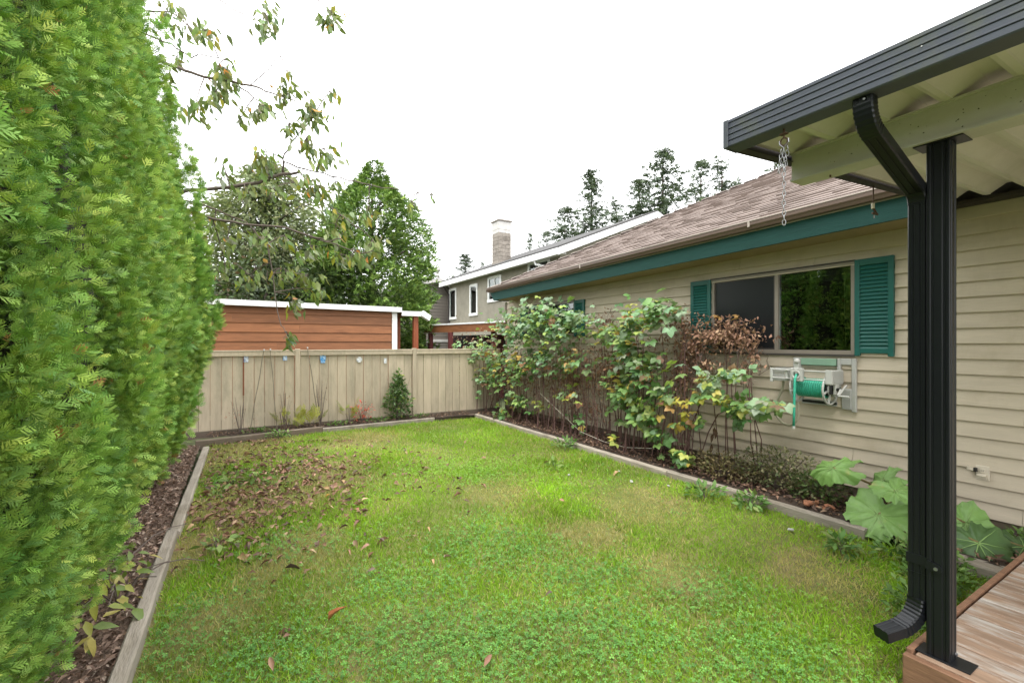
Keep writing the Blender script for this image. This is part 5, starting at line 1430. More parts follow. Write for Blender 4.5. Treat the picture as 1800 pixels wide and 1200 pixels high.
def bush(lab, ells, canes, seed, group='berry bushes along the house wall', name='berry_bush', sz=(.11, .2)):
    r = random.Random(seed); cs = [onX(px, py, 5.35) for px, py, *_ in ells]
    by = sum(c.y for c in cs)/len(cs)
    t = thing(name, lab, 'bush', (5.35, by, .07), group)
    lv_ = []
    for (px, py, rx, ry, n, mix) in ells:
        for i in range(int(n*4.2)):
            rad = min(1.4, abs(r.gauss(0, .62))); th_ = r.uniform(0, 6.283)
            X = r.uniform(4.9, 5.5)
            p = onX(px+rx*rad*math.cos(th_), py+ry*rad*math.sin(th_), X)
            a = Vector((r.gauss(-.7, .45), r.gauss(-.1, .55), r.gauss(-.25, .4))); nrm = Vector((r.gauss(-.45, .35), r.gauss(-.1, .35), r.gauss(.9, .25)))
            lv_.append((p, a, nrm, r.uniform(*sz), pick(r, mix)))
    lv_.sort(key=lambda q: -q[3]/depth(q[0]))
    for p, a, nrm, s_, c in lv_[:290]: put('leaf', berry[r.randrange(3)], t, p, rot=aim(a, nrm), scale=s_, color=c)
    rest_ = lv_[290:]
    if rest_:
        tv_, tf_ = trio(1.0); M_ = np.array([np.array(Matrix.to_3x3(aim(q[1], q[2]).to_matrix()))*q[3] for q in rest_])
        o_ = put('leaves', scatter_mesh('leaves', tv_, tf_, M_, np.array([tuple(q[0]-WLOC[t.name]) for q in rest_]), np.array([q[4] for q in rest_]), LEAF), t, WLOC[t.name]); o_['kind'] = 'stuff'
    for (px, py_top, X) in canes:
        tp = onX(px, py_top, X); foot = Vector((X+r.uniform(-.15, .1), tp.y+r.uniform(-.12, .12), .05)); mid = foot.lerp(tp, .5)+gauss3(r, .03)
        b_ = MB(); b_.tube([foot, foot.lerp(mid, .5)+gauss3(r, .012), mid, mid.lerp(tp, .5)+gauss3(r, .02), tp], [.009, .008, .007, .006, .003], 5); b_.build('cane', CANE, t)
    return t
rc = random.Random(31)
cn = lambda x0, x1, y0, y1, n: [(rc.uniform(x0, x1), rc.uniform(y0, y1), rc.uniform(5.1, 5.5)) for _ in range(n)]
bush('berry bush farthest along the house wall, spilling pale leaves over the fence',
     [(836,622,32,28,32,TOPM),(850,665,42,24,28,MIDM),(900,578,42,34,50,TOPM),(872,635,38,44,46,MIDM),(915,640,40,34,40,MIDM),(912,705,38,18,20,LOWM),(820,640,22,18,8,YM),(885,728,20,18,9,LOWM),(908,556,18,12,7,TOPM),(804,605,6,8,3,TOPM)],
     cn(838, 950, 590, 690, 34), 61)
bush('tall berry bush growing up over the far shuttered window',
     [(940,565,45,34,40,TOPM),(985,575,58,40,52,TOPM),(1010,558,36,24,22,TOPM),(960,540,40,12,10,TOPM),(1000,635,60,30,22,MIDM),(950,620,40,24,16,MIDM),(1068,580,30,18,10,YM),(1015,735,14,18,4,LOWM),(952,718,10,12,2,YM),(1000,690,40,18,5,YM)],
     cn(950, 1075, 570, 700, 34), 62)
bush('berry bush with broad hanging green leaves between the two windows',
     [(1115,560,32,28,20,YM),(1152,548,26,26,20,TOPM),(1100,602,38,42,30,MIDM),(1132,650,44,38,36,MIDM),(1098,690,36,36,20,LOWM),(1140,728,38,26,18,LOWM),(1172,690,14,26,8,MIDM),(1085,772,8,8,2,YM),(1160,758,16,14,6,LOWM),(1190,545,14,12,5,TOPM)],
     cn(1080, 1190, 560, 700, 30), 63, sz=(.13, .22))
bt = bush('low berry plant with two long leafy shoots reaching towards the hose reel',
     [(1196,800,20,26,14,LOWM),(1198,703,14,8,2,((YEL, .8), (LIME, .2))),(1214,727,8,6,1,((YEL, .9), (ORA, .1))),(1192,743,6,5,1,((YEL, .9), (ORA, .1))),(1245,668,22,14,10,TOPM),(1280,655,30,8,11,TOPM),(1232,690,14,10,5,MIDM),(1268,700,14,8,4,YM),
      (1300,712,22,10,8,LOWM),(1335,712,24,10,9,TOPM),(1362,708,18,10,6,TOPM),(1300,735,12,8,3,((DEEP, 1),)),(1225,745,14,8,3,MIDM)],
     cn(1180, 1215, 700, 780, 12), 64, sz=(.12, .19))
for pts in ([(1232,800),(1245,760),(1262,728),(1275,722),(1310,716),(1375,705)], [(1205,800),(1218,740),(1240,690),(1262,660),(1300,655),(1325,668)]):
    b = MB(); P = [onX(px, py, 5.35) for px, py in pts]; b.tube(P, [.008, .008, .007, .006, .005, .003], 6); b.build('cane', CANE, bt)
for px, py in ((1256, 750), (1259, 755), (1252, 762), (1251, 780)):
    p = onX(px, py, 5.33); put('withered_leaf', cherry[2], bt, p, rot=aim((.1, .1, -1), (1, .3, 0)), scale=.12, color=(.09, .05, .03))

# dried brown vine
dl_v, dl_f = leaf_tpl(1, .3, .5, .6, n=1)
def dried(lab, ells, seed, size=.055, stems=14, name='dried_vine'):
    r = np.random.default_rng(seed); rp = random.Random(seed); P, C = [], []
    c0 = onX(ells[0][0], ells[0][1], 5.5)
    t = thing(name, lab, 'vine', (5.5, c0.y, .07), 'dried vines on the house wall')
    strands = []
    for (px, py, rx, ry, n, x0, x1) in ells:
        for i in range(n):
            rad = min(1.6, abs(r.normal(0, .7))); th_ = r.uniform(0, 6.283); P.append(tuple(onX(px+rx*rad*math.cos(th_), py+ry*rad*math.sin(th_), r.uniform(x0, x1))))
        for i in range(max(3, n//70)):
            q = [onX(px+rx*rp.uniform(-1, 1), py+ry*rp.uniform(-1, 1), rp.uniform(x0, x1))]
            for k in range(4): q.append(q[-1]+Vector((rp.gauss(0, .03), rp.gauss(0, .06), rp.gauss(-.07, .06))))
            strands.append(q)
    P = np.array(P)-np.array(WLOC[t.name]); n = len(P)
    A_ = np.stack([r.normal(-.2, .5, n), r.normal(0, .5, n), r.normal(-.7, .5, n)], 1)
    c = mixcols([(.29, .165, .11), (.38, .225, .145), (.2, .11, .075), (.48, .32, .2)], (3, 3, 2, 1), n, .15, r)
    o = put('dried_leaves', scatter_mesh('dried_leaves', dl_v, dl_f, frames(A_, unit(n, r), np.zeros(n), size*r.uniform(.5, 1.3, n)), P, c, DRYLEAF), t, WLOC[t.name]); o['kind'] = 'stuff'
    b_ = MB()
    for q in strands: b_.tube(q, .0035, 4, cap=False)
    o = b_.build('tangled_stems', TWIG, t); o['kind'] = 'stuff'
    for i in range(stems):
        e = ells[rp.randrange(len(ells))]; tp = onX(e[0]+e[2]*rp.uniform(-.7, .7), e[1]+e[3]*rp.uniform(-.6, .6), rp.uniform(5.4, 5.7)); foot = Vector((rp.uniform(5.4, 5.65), tp.y+rp.uniform(-.2, .25), .05))
        b_ = MB(); b_.tube([foot, foot.lerp(tp, .35)+gauss3(rp, .03), foot.lerp(tp, .7)+gauss3(rp, .04), tp], [.008, .007, .006, .003], 5); b_.build('stem', CANE, t)
    return t
dried('rust brown dried vine hanging over the lower corner of the big window',
      [(1255,588,70,24,800,5.38,5.7),(1300,595,36,20,330,5.36,5.68),(1215,610,40,40,700,5.42,5.7),(1325,628,14,24,90,5.4,5.68),(1310,650,12,22,60,5.42,5.7),(1200,660,24,45,500,5.45,5.7),(1240,640,40,20,160,5.45,5.72),(1285,570,36,16,120,5.4,5.66)], 71)
b_t = dried('brown withered vine tangled behind the leafy canes, along the middle of the house wall',
      [(1080,650,90,55,1900,5.4,5.74),(1000,660,60,60,1500,5.35,5.74),(900,660,70,60,1400,5.3,5.74),(1040,720,90,40,260,5.5,5.74),(840,640,30,50,160,5.4,5.7),(1060,565,30,22,110,5.5,5.74),(1190,560,24,30,110,5.5,5.72),(815,610,26,40,90,5.3,5.6)], 72, stems=30)
rp = random.Random(77)
for px, py in ((1258, 560), (1266, 556), (1274, 562), (1296, 562), (1303, 557), (1250, 568), (1205, 552), (1196, 560), (1212, 566), (1182, 556)):
    p = onX(px, py, 5.5); put('ochre_leaf', berry[0], b_t, p, rot=aim((rp.gauss(-.5, .3), rp.gauss(0, .5), .2), (-.4, 0, 1)), scale=.12, color=(.45, .27, .1))
b = MB(); P = [onX(px, py, 5.2) for px, py in ((948, 690), (985, 725), (1020, 758), (1062, 776), (1100, 786), (1150, 788))]; b.tube(P, .0045, 5)
tag(b.build('garden_twine', PLATE), 'slack pale twine sagging in front of the canes', 'twine')
b = MB(); b.bbox(5.4, 5.418, 4.3, 4.318, .02, 1.9, .003); tag(b.build('garden_stake', CANE), 'thin upright wooden stake among the leafy canes between the windows', 'stake')

# ------------------------------------------------------------------ small leafy masses: one builder for shrubs, weeds, ferns
def tuft(name, lab, cat, foot, size, n, leafsize, pal, wts, seed, tpl, group=None, mt=LEAF, stems=7, flat=.0, up=.5, shape=None, stemm=None):
    r = np.random.default_rng(seed); rp_ = random.Random(seed); t = thing(name, lab, cat, foot, group)
    sx, sy, sz_ = size
    u = unit(n, r)*(r.random((n, 1))**.4); P = u*np.array([[sx, sy, sz_/2]]); P[:, 2] += sz_/2
    if shape: P[:, :2] *= np.interp(P[:, 2]/sz_, [s[0] for s in shape], [s[1] for s in shape])[:, None]
    P[:, 2] = np.maximum(P[:, 2], .005)
    A_ = np.stack([u[:, 0], u[:, 1], r.normal(up, .4, n)], 1)+r.normal(0, .35, (n, 3))
    M = frames(A_, np.array([[0, 0, 1.]]), r.normal(0, .5, n), leafsize*r.uniform(.6, 1.35, n))
    o = put('leaves', scatter_mesh('leaves', tpl[0], tpl[1], M, P, mixcols(pal, wts, n, .15, r), mt), t, WLOC[t.name]); o['kind'] = 'stuff'
    for i in range(stems):
        a = rp_.uniform(0, 6.28); q = rp_.uniform(.2, .8); tp = Vector((sx*q*math.cos(a), sy*q*math.sin(a), sz_*rp_.uniform(.55, 1.0)))
        b_ = MB(); b_.tube([(0, 0, -.03), tp*.5+Vector((0, 0, .03)), tp], [.004, .0035, .002], 5); put('stem', b_.mesh('stem', stemm or TWIG), t, WLOC[t.name])
    return t
small = leaf_tpl(1, .28, .15, .25, n=1); narrow = leaf_tpl(1, .14, .1, .3, n=1)
tuft('green_bush', 'dense dark green bush in front of the second fence post', 'bush', (3.02, 9.97, .05), (.36, .26, 1.12), 900, .085, [(.085,.16,.05),(.12,.2,.06),(.17,.25,.12),(.25,.3,.06)], (3,3,1.5,.6), 81, small, shape=[(0, 1), (.35, 1.0), (.55, .55), (.8, .36), (1, .3)], stems=9)
tuft('red_shrub', 'small shrub with coral red leaves at the fence foot', 'shrub', (2.26, 10.0, .05), (.24, .14, .48), 110, .06, [(.6,.13,.1),(.55,.2,.14),(.65,.25,.2)], (3,2,1), 82, small, stems=9)
fern_v, fern_f = spray(12, 1, 9); fern_v = fern_v*np.array([1, .6, 1])
for (p, s, lab, sd) in (((2.0, 10.02, .05), (.12, .1, .38), 'upright yellow green fern beside the red shrub', 83), ((1.15, 9.95, .05), (.34, .16, .26), 'low spreading yellow fern at the foot of the first fence post', 84), ((.83, 10.0, .05), (.18, .12, .36), 'yellow green fern between the wire hoop and the fence post', 85)):
    tuft('fern', lab, 'fern', p, s, 16, .28, [(.3,.36,.07),(.38,.38,.08)], (1,1), sd, (fern_v, fern_f), 'ferns along the fence foot', stems=3, up=.8)
for (p, s, lab, sd, c) in (((.77, 9.98, .05), (.14, .1, .78), 'dry twiggy plant with brown leaf bunch against the fence', 86, (.3, .2, .1)), ((.02, 9.9, .05), (.3, .15, .7), 'faint reddish dry stems left of the leaning stakes', 87, (.36, .2, .14)), ((1.42, 9.98, .05), (.2, .1, 1.0), 'thin bare branched twig rising beside the stake that leans left', 88, (.25, .16, .1))):
    tuft('dry_plant', lab, 'dry plant', p, s, 40, .05, [c], (1,), sd, narrow, 'dry plants along the fence', stems=12, mt=DRYLEAF)
lowp = [(.1,.2,.05),(.15,.26,.07),(.22,.28,.09)]
for i, (x, y, sx, lab) in enumerate(((.62, 9.3, .2, 'low green weed on the lawn before the dark edging timber'), (1.75, 9.85, .3, 'patch of low weeds in the bed right of the first fence post'), (2.6, 9.9, .3, 'patch of low weeds between red shrub and dense bush'), (3.45, 9.95, .3, 'patch of low weeds right of the dense green bush'), (.3, 9.88, .25, 'patch of low weeds under the strongly leaning stake'))):
    tuft('weed', lab, 'weed', (x, y, .04), (sx, .1, .12), 90, .06, lowp, (2,2,1), 90+i, small, 'low weeds around the bed edges', stems=4)
GRY = [(.2,.19,.1),(.16,.17,.08),(.28,.24,.15),(.11,.15,.06)]
g1 = gnd(1330, 860, .08)
tuft('low_shrub', 'low grey green shrub with dry flower heads below the siding, middle of the bed', 'shrub', (5.32, 2.95, .05), (.32, .52, .52), 1500, .045, GRY, (3,3,2,1.5), 101, small, 'low shrubs in the house bed', stems=26)
tuft('low_shrub', 'brownish sprawling end of the low shrubs, next to the leafy canes', 'shrub', (5.15, 3.55, .05), (.26, .45, .36), 800, .045, [(.2,.16,.08),(.24,.19,.1),(.15,.15,.06)], (2,2,2), 102, small, 'low shrubs in the house bed', stems=16)
tuft('low_shrub', 'darker green low shrub tuft beside the rhubarb', 'shrub', (5.28, 2.52, .05), (.25, .3, .34), 700, .05, [(.08,.13,.04),(.12,.17,.06),(.2,.2,.1)], (3,2,1), 103, small, 'low shrubs in the house bed', stems=10)
for i in range(16):
    q = random.Random(200+i); x, y = 5.3+q.uniform(-.15, .15), 2.9+q.uniform(-.4, .4)
for i, (px, py, s, lab) in enumerate(((995, 782, .22, 'leafy green weed leaning over the timber below the far canes'), (1240, 868, .2, 'green weed at the lawn edge below the brownish shrub'), (1320, 885, .16, 'green weed creeping over the timber below the grey shrub'), (1590, 975, .2, 'leafy weed below the big rhubarb leaf'), (1480, 962, .12, 'tiny weed in the lawn before the rhubarb'))):
    p = gnd(px, py, .06); tuft('weed', lab, 'weed', (p.x, p.y, .02), (s, s, .14), 100, .075, lowp, (2,2,1), 110+i, small, 'low weeds around the bed edges', stems=4)
for i, (x, y, s, lab) in enumerate(((4.2, 1.25, .28, 'leafy weeds between deck edge and the post, on the lawn'), (4.55, 1.35, .24, 'leafy weeds at the lawn corner by the short timber'), (3.7, 1.15, .22, 'weeds along the deck edge just behind the post'), (5.5, 1.05, .2, 'green weed by the foundation at the picture edge of the deck'))):
    tuft('weed', lab, 'weed', (x, y, .0), (s, s*.8, .2), 260, .055, [(.1,.19,.04),(.14,.24,.06),(.2,.3,.09)], (2,2,1), 120+i, small, 'low weeds around the bed edges', stems=6)

# ------------------------------------------------------------------ rhubarb
RHUB = mat('rhubarb_leaf', (.17, .3, .08), .5, .14, 8, bump=.35, bscale=22, rnd=.1, c2=(.33, .3, .1), c2scale=5, c2lo=.58, c2hi=.75, bdist=.02)
RHUBD = mat('dark_rhubarb_leaf', (.06, .115, .035), .5, .15, 8, bump=.35, bscale=22, rnd=.1, bdist=.02)
RHSTEM = mat('rhubarb_stalk', (.17, .13, .045), .5, .2, 10)
VEIN = mat('pale_leaf_vein', (.22, .34, .11), .5, .05)
rh = thing('rhubarb', 'rhubarb plant with huge ruffled leaves at the bed end beside the black post', 'rhubarb plant', (5.2, 1.8, .07))
def big_leaf(c, axis, nrm, L, W, seed, mt, cup=.1, droop=.3):
    r = random.Random(seed); axis, nrm = Vector(axis).normalized(), Vector(nrm).normalized(); side = nrm.cross(axis).normalized(); nrm = axis.cross(side)
    m = MB(); nr_, na = 9, 56
    def pt(q, th_):
        # heart outline, petiole notch at th = pi
        rad = (1-.16*math.cos(th_)) * (1-.55*math.exp(-((math.pi-abs(th_))/.36)**2)) * (1+.05*math.sin(5*th_+seed)+.035*math.sin(11*th_+seed*2)+.03*math.sin(19*th_+seed))
        u, w = q*rad*math.cos(th_)*L*.5, q*rad*math.sin(th_)*W*.5
        vein = .5+.5*math.cos(th_*7); z = cup*L*(q*q)*.5-droop*L*max(0, u/(L*.5))**2*.5 + .05*L*q*q*math.sin(7*th_+seed*1.3)+.045*L*q**3*math.sin(16*th_+seed)+.03*L*noise.noise(Vector((u*9/L, w*9/L, seed*3.3))) - .03*L*q*(vein**4) - .16*L*(w/(W*.5))**2*.6
        return c+axis*u+side*w+nrm*z
    m.v.append(tuple(pt(0, 0)))
    for i in range(1, nr_+1):
        for j in range(na): m.v.append(tuple(pt(i/nr_, -math.pi+2*math.pi*(j+.5)/na)))
    for j in range(na): m.f.append((0, 1+j, 1+(j+1) % na))
    for i in range(nr_-1):
        for j in range(na):
            if j == na-1 and i > 0: pass
            m.f.append((1+i*na+j, 1+(i+1)*na+j, 1+(i+1)*na+(j+1) % na, 1+i*na+(j+1) % na))
    lf = m.build('leaf', mt, rh, True)
    v = MB()
    for k in range(7):
        th_ = -2.1+4.2*k/6; v.tube([pt(q, th_)+nrm*.002 for q in (.02, .2, .4, .6, .78)], [.005, .004, .003, .002, .001], 5)
    v.build('vein', VEIN, lf, True)
    return pt(.05, math.pi)
def stalk(a, mid, bpt):
    b_ = MB(); b_.tube([a, mid, bpt], [.016, .013, .009], 7); b_.build('stalk', RHSTEM, rh, True)
base = Vector((5.25, 1.75, .06))
q = big_leaf(Vector((4.97, 1.86, .2)), (-.75, .05, -.55), (-.62, -.12, .75), .56, .54, 1, RHUB, .06, .25); stalk(base, Vector((5.25, 1.85, .3)), q)
q = big_leaf(Vector((5.12, 2.3, .5)), (-.3, .95, -.25), (-.75, .0, .65), .52, .3, 2, RHUB, -.1, .5); stalk(base+Vector((0, .05, 0)), Vector((5.3, 1.98, .36)), q)
q = big_leaf(Vector((5.25, 1.93, .46)), (-.2, .8, -.55), (-.6, -.3, .7), .36, .24, 3, RHUB, -.15, .5); stalk(base+Vector((.05, .02, 0)), Vector((5.32, 1.85, .4)), q)
q = big_leaf(Vector((5.2, 1.34, .25)), (-.4, -.7, -.55), (-.6, .2, .78), .42, .34, 4, RHUB, .0, .3); stalk(base+Vector((.0, -.08, 0)), Vector((5.28, 1.55, .3)), q)
q = big_leaf(Vector((5.02, 1.22, .17)), (-.5, -.5, -.45), (-.5, -.1, .85), .52, .42, 5, RHUBD, -.1, .25); stalk(base+Vector((-.05, -.1, 0)), Vector((5.15, 1.5, .2)), q)
q = big_leaf(Vector((5.25, 1.02, .16)), (-.2, -.85, -.3), (-.35, -.1, .9), .4, .3, 6, RHUBD, -.1, .25); stalk(base+Vector((.0, -.12, 0)), Vector((5.28, 1.4, .2)), q)
q = big_leaf(Vector((5.0, 1.75, .44)), (-.5, -.6, -.2), (-.4, -.2, .9), .36, .32, 7, RHUB, .1, .3); stalk(base, Vector((5.2, 1.75, .35)), q)
rr = random.Random(12)
for i in range(34):
    x, y = rr.uniform(5.38, 5.72), rr.uniform(.98, 1.5)
    if i > 22: x, y = rr.uniform(4.93, 5.12), rr.uniform(2.2, 2.6)
    s = rr.uniform(.015, .04); m = MB(); m.bbox(-s, s, -s*.8, s*.8, -s*.5, s*.5, s*.3)
    tag(put('stone', m.mesh('stone', STONE), None, (x, y, .1+rr.uniform(0, .02)), rot=(rr.uniform(-.5, .5), rr.uniform(-.5, .5), rr.uniform(0, 3))), 'small reddish brick fragment lying in the house bed by the rhubarb', 'stone', 'reddish brick fragments around the rhubarb')
# ------------------------------------------------------------------ lawn: grass, clover, litter
def blob(px, py, rx, ry):
    c = gnd(px, py); e = gnd(px+rx, py); u = gnd(px, py-ry); d = gnd(px, py+ry)
    return (c.x, c.y, (e-c).length, (u-d).length/2, math.atan2((e-c).y, (e-c).x))
DRY = [blob(*q) for q in ((650,772,60,14),(1130,890,75,28),(400,800,60,40),(420,880,90,45),(350,960,50,60),(1040,935,60,22),(560,850,60,30),(1430,1010,60,40),(540,960,60,30),(1010,760,40,10),(380,1090,60,50),(870,870,60,18),(470,1000,50,30),(1180,1010,50,26))]
VIV = [blob(*q) for q in ((850,810,150,34),(760,840,110,30),(960,850,110,30),(930,770,110,16),(1380,930,120,40),(1500,1100,80,90),(640,905,80,30),(1250,880,80,20),(600,790,60,10))]
CLO = [blob(*q) for q in ((800,1130,260,80),(700,1030,120,40),(1050,1120,160,80),(1350,1150,140,60),(330,1110,90,70),(520,960,80,26),(880,960,130,40),(1020,1010,110,30),(860,830,140,24),(420,845,60,12),(1260,1040,110,40),(480,1150,90,50))]
def field(x, y, L):
    v = np.zeros(len(x))
    for cx_, cy_, a, b_, th_ in L:
        dx_, dy_ = x-cx_, y-cy_; u = dx_*math.cos(th_)+dy_*math.sin(th_); w = -dx_*math.sin(th_)+dy_*math.cos(th_)
        v = np.maximum(v, np.exp(-((u/a)**2+(w/b_)**2)))
    return v
NG = 64
_tab = np.random.default_rng(99).random((NG, NG))
def vnoise(x, y, s, o=0):
    X, Y = x*s+o*7.3+100, y*s+o*3.1+100; i, j = np.floor(X).astype(int), np.floor(Y).astype(int); fx, fy = X-i, Y-j; fx, fy = fx*fx*(3-2*fx), fy*fy*(3-2*fy)
    g = lambda a, c: _tab[a % NG, c % NG]
    return (g(i, j)*(1-fx)+g(i+1, j)*fx)*(1-fy)+(g(i, j+1)*(1-fx)+g(i+1, j+1)*fx)*fy
def lawn_pts(n, r, p=1.0):
    """points on the lawn, denser near the viewer"""
    out = []
    while sum(map(len, out)) < n:
        x, y = r.uniform(-.455, 4.775, n), r.uniform(-1.2, 9.66, n); D = x*SN+y*CS; lat = np.abs(x*CS-y*SN)
        w = np.clip(2.6/np.maximum(D, 1.9), 0, 1)**p*(D > 1.3)*(lat < D*1.2+.6)
        k = (r.random(n) < w) & ~((x > 2.82) & (y < 1.0)); out.append(np.stack([x[k], y[k]], 1))
    q = np.concatenate(out)[:n]; return q[:, 0], q[:, 1]
def lzv(x, y): 
    return np.array([lz(a, c) for a, c in zip(x, y)])
bv = np.array([(0, -.034, 0), (0, .034, 0), (.42, .028, .06), (.42, -.028, .06), (.8, .0, .0), (.78, .015, .0)])
bv = np.array([(0, -.036, 0), (0, .036, 0), (.5, .028, -.04), (.5, -.028, -.04), (1, 0, -.22)]); bf = np.array([(0, 1, 2), (0, 2, 3), (3, 2, 4)])
r = np.random.default_rng(300)
n = 185000
x, y = lawn_pts(n, r, 1.15); z = lzv(x, y)
dry = np.clip(field(x, y, DRY)*1.35+.55*(vnoise(x, y, 1.6)-.5)+.5*(vnoise(x, y, 5, 1)-.5)+.08, 0, 1); viv = field(x, y, VIV)
D = x*SN+y*CS
ln = (.034+.03*vnoise(x, y, 1.1, 3))*(1-.35*dry)*r.uniform(.6, 1.35, n)*np.clip(.85+.05*D, .9, 1.3)
A_ = np.stack([r.normal(0, .62, n), r.normal(0, .62, n), np.ones(n)], 1)
green = np.where((r.random(n) < .5)[:, None], np.array([[.21, .37, .03]]), np.array([[.28, .44, .04]]))
vg = np.array([[.31, .52, .03]]); straw = np.where((r.random(n) < .5)[:, None], np.array([[.5, .42, .18]]), np.array([[.4, .39, .12]]))
c = green*(1-viv[:, None]*.8)+vg*viv[:, None]*.8
isdry = r.random(n) < dry*.9+.04
c = np.where(isdry[:, None], straw, c)*(1+r.normal(0, .14, (n, 1)))*(.7+.5*vnoise(x, y, 1.7, 5))[:, None]
M = frames(A_, unit(n, r), np.zeros(n), np.stack([ln, ln*(.9+.1*D/3)*1.5, ln], 1))
cc = np.repeat(np.clip(c, .01, .9)[:, None, :], 5, 1)
o = put('grass', scatter_mesh('grass', bv, bf, M, np.stack([x, y, z-.004], 1), cc, leaf_mat('grass_blade', 'attr', .35, .5, .3)), None)
tag(o, 'mown lawn grass with straw coloured dry patches', 'grass', kind='stuff')
# clover
def heart(a):
    v = np.array([(0, 0, 0), (.6, .36, .05), (.95, .3, .02), (.9, 0, -.03), (.95, -.3, .02), (.6, -.36, .05)]); return rotz(v, a), np.array([(0, 3, 2), (0, 2, 1), (0, 5, 4), (0, 4, 3)])
cv, cf = merge([heart(a) for a in (0, R(120), R(240))])
n = 80000
x, y = lawn_pts(n, r, .9); cl = field(x, y, CLO)
k = r.random(n) < np.clip(cl*1.1+.45*(vnoise(x, y, 2.2, 8)-.52), 0.02, 1)*(1-.6*field(x, y, DRY)); x, y = x[k], y[k]; n = len(x); z = lzv(x, y)
D = x*SN+y*CS
s = r.uniform(.008, .0155, n)*np.clip(.9+.04*D, 1, 1.25); up = np.stack([r.normal(0, .35, n), r.normal(0, .35, n), np.ones(n)], 1); up /= np.linalg.norm(up, axis=1, keepdims=True)
tt = np.cross(up, unit(n, r)); M = frames(tt, up, np.zeros(n), s)
# make the blade normal point up
M = np.stack([M[:, :, 0], np.cross(up, tt/np.linalg.norm(tt, axis=1, keepdims=True))*s[:, None], up*s[:, None]], 2)
viv = field(x, y, VIV)[:, None]
c = mixcols([(.125, .3, .055), (.17, .36, .07), (.095, .235, .05)], (3, 2, 2), n, .13, r); c = c*(1-.7*viv)+np.array([[.27, .47, .04]])*.7*viv
o = put('clover', scatter_mesh('clover', cv, cf, M, np.stack([x, y, z+r.uniform(.02, .05, n)], 1), np.clip(c, .01, .9), LEAF), None)
tag(o, 'clover patches spread through the lawn', 'clover', kind='stuff')
# broad leaved weeds in the turf
# fallen leaves
fl_meshes = [plain_mesh('fallen_leaf', *leaf_tpl(1, w, f_, cu, n=2), DRYLEAFO) for w, f_, cu in ((.24, .9, .5), (.2, 1.3, .25), (.28, .6, .8), (.16, 1.6, .4))]
rl = random.Random(44)
spots = [(577, 1105, .13, (.42, .16, .07)), (515, 1118, .12, (.2, .12, .08)), (850, 1187, .1, (.28, .15, .1)), (650, 968, .07, (.35, .2, .14)), (798, 983, .07, (.36, .26, .16)), (660, 1012, .07, (.22, .16, .12)), (622, 960, .1, (.25, .16, .1)), (580, 873, .09, (.5, .27, .06)), (560, 958, .09, (.2, .13, .1)), (631, 903, .07, (.38, .16, .12)), (790, 870, .08, (.1, .07, .05)), (815, 888, .07, (.15, .1, .07)), (730, 953, .08, (.3, .2, .13)), (500, 1010, .12, (.09, .06, .05)), (972, 1050, .06, (.12, .08, .06)), (1045, 1080, .05, (.5, .35, .04)), (983, 883, .07, (.4, .22, .14)), (480, 1195, .1, (.32, .19, .12)), (745, 828, .09, (.2, .11, .08)), (780, 990, .08, (.3, .2, .14))]
while len(spots) < 285:
    k = rl.random()
    if k < .62: px, py = rl.gauss(500, 85), rl.gauss(822, 24)
    elif k < .9: px, py = rl.gauss(490, 110), rl.gauss(900, 45)
    elif k < .95: px, py = rl.gauss(800, 110), rl.gauss(880, 50)
    else: px, py = rl.uniform(1050, 1350), rl.uniform(810, 880)
    p = gnd(px, py)
    if py < 775 or not (-.42 < p.x < 4.7 and p.y < 9.5): continue
    if k >= .95 and p.x < 4.3: continue
    q = rl.random()
    spots.append((px, py, rl.uniform(.06, .125), (.2, .11, .075) if q < .4 else (.3, .17, .11) if q < .72 else (.12, .08, .06) if q < .9 else (.42, .27, .14)))
for px, py, s, col in spots:
    p = gnd(px, py); p.z = lz(p.x, p.y)+.045
    o = put('fallen_leaf', fl_meshes[rl.randrange(4)], None, p, rot=(rl.gauss(0, .5), rl.gauss(0, .35), rl.uniform(0, 6.28)), scale=s, color=col)
    tag(o, 'curled brown fallen leaf lying on the lawn', 'fallen leaf', 'fallen leaves on the lawn')
n = 850
pxs = np.concatenate([r.normal(500, 120, n), r.normal(430, 75, 650)]); pys = np.concatenate([r.normal(825, 36, n), r.normal(890, 55, 650)])
P = np.array([tuple(gnd(a, max(c_, 778))) for a, c_ in zip(pxs, pys)]); k = (P[:, 0] > -.44) & (P[:, 0] < 4.7) & (P[:, 1] < 9.6); P = P[k]
lt = leaf_tpl(1, .24, .9, .4, n=1)
n = len(P); P[:, 2] = lzv(P[:, 0], P[:, 1])+.035
o = put('leaf_litter', scatter_mesh('leaf_litter', lt[0], lt[1], frames(np.stack([r.normal(0, 1, n), r.normal(0, 1, n), r.normal(0, .2, n)], 1), np.array([[0, 0, 1.]]), r.normal(0, .7, n), r.uniform(.045, .105, n)), P,
        mixcols([(.24, .135, .09), (.33, .195, .13), (.16, .095, .07), (.42, .29, .18)], (3, 3, 2, 1), n, .2, r), DRYLEAF), None)
tag(o, 'brown leaf litter matted into the far left of the lawn', 'leaf litter', kind='stuff')
def litter(name, lab, x0, x1, y0, y1, z, n, s0, s1, pal, wts):
    P_ = np.stack([r.uniform(x0, x1, n), r.uniform(y0, y1, n), np.full(n, z)+r.uniform(0, .03, n)], 1)
    o_ = put(name, scatter_mesh(name, lt[0], lt[1], frames(np.stack([r.normal(0, 1, n), r.normal(0, 1, n), r.normal(0, .25, n)], 1), np.array([[0, 0, 1.]]), r.normal(0, .8, n), r.uniform(s0, s1, n)), P_, mixcols(pal, wts, n, .2, r), DRYLEAF), None)
    tag(o_, lab, 'leaf litter', kind='stuff')
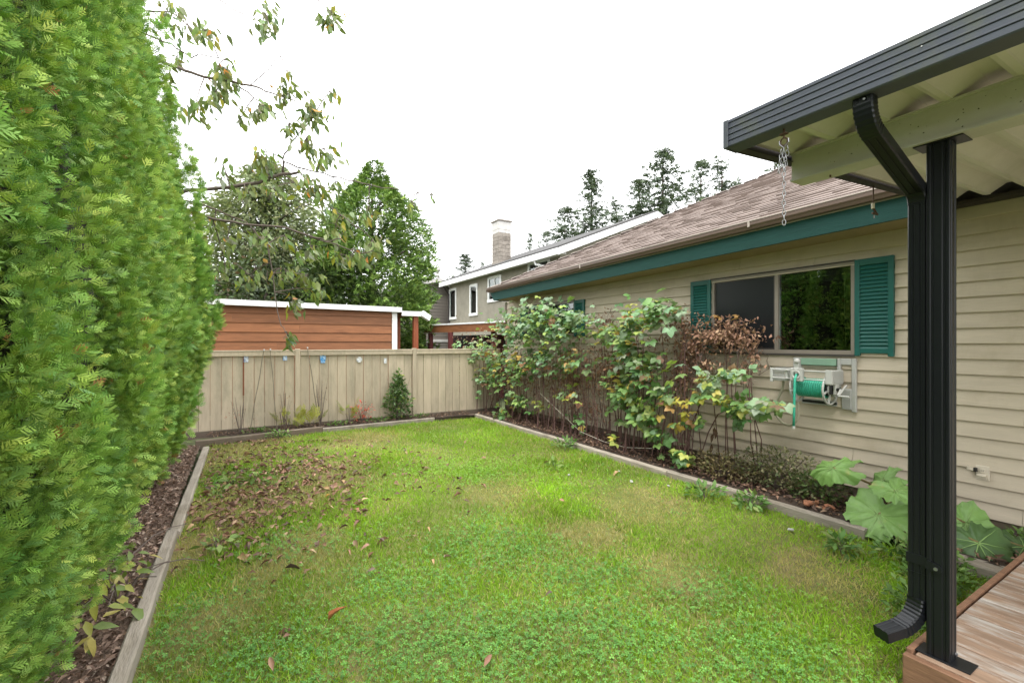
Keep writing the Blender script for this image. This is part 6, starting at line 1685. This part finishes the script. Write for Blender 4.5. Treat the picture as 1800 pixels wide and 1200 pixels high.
litter('bark_mulch', 'shredded bark mulch under the hedge', -1.1, -.57, .5, 9.2, .045, 6500, .02, .065, [(.27, .18, .13), (.36, .25, .19), (.18, .12, .09), (.46, .36, .29)], (3, 2, 3, 1))
litter('bed_litter', 'dead brown leaves over the soil under the canes', 4.9, 5.74, 1.0, 9.8, .1, 4200, .03, .075, [(.14, .08, .055), (.2, .12, .08), (.09, .055, .04), (.28, .19, .12)], (3, 3, 3, 1))
litter('back_litter', 'dead leaves in the bed below the fence', -.5, 4.7, 9.75, 10.14, .09, 1100, .03, .06, [(.16, .1, .07), (.22, .15, .1), (.1, .07, .05)], (3, 2, 3))
# wilting plant and sticks at the foot of the hedge
wp = thing('wilting_plant', 'yellow green wilting leafy plant at the hedge foot beside the near timber', 'plant', (-.68, 3.9, .05))
rw = random.Random(66)
for i in range(5):
    a = rw.uniform(-2.2, .6); tp = Vector((-.68+.28*math.cos(a), 3.9+.35*math.sin(a), rw.uniform(.12, .3)))
    b = MB(); b.tube([(-.68, 3.9, .02), Vector((-.68, 3.9, .1)).lerp(tp, .5)+Vector((0, 0, .06)), tp], [.006, .005, .003], 5); b.build('stem', TWIG, wp)
for i in range(60):
    a = rw.uniform(0, 6.28); q = rw.random()**.5; p = Vector((-.7+.2*q*math.cos(a), 3.85+.55*q*math.sin(a), rw.uniform(.05, .3)))
    put('leaf', cherry[rw.randrange(3)], wp, p, rot=aim((rw.gauss(.4, .5), rw.gauss(-.3, .6), rw.gauss(-.3, .3)), (rw.gauss(.3, .3), rw.gauss(-.3, .3), 1)), scale=rw.uniform(.07, .13), color=rw.choice([(.26, .3, .05), (.34, .34, .07), (.16, .23, .05), (.4, .34, .1)]))
for (a, c, lab) in (((220, 985), (330, 920), 'long thin stick lying across the near timber, upper one'), ((235, 1020), (360, 985), 'long thin stick lying across the near timber, lower one')):
    p, q = gnd(*a, .1), gnd(*c, .06); b = MB(); b.tube([p, p.lerp(q, .4)+Vector((0, 0, .07)), p.lerp(q, .7)+Vector((0, .02, .05)), q], [.006, .005, .004, .003], 5)
    tag(b.build('stick', TWIG), lab, 'stick', 'sticks across the edging timber')
for i, (px, py, lab) in enumerate(((410, 850, 'broad leaved weed among the leaf litter nearest the hedge'), (450, 845, 'broad leaved weed in the middle of the leaf litter'), (385, 965, 'broad leaved weed by the timber in the dry turf'), (380, 868, 'pale broad leaved weed beside the timber in the litter'), (975, 822, 'small pale weed on the lawn near the far canes'))):
    p = gnd(px, py); tuft('weed', lab, 'weed', (p.x, p.y, lz(p.x, p.y)), (.12, .12, .1), 24, .085, [(.16, .25, .06), (.24, .32, .09)], (1, 1), 140+i, small, 'broad leaved weeds in the lawn', stems=2)
for px, py, s in ((1110, 850, .022), (1088, 832, .018), (1390, 935, .025), (1000, 838, .024), (1175, 858, .018), (1455, 915, .03)):
    p = gnd(px, py); b = MB(); b.bbox(-s, s, -s*.7, s*.7, -s*.4, s*.5, s*.3); o = put('pale_stone', b.mesh('pale_stone', PARGE), None, (p.x, p.y, lz(p.x, p.y)+.025), rot=(.2, .3, px))
    tag(o, 'small whitish stone lying in the grass near the bed edging', 'stone', 'small whitish stones on the lawn')
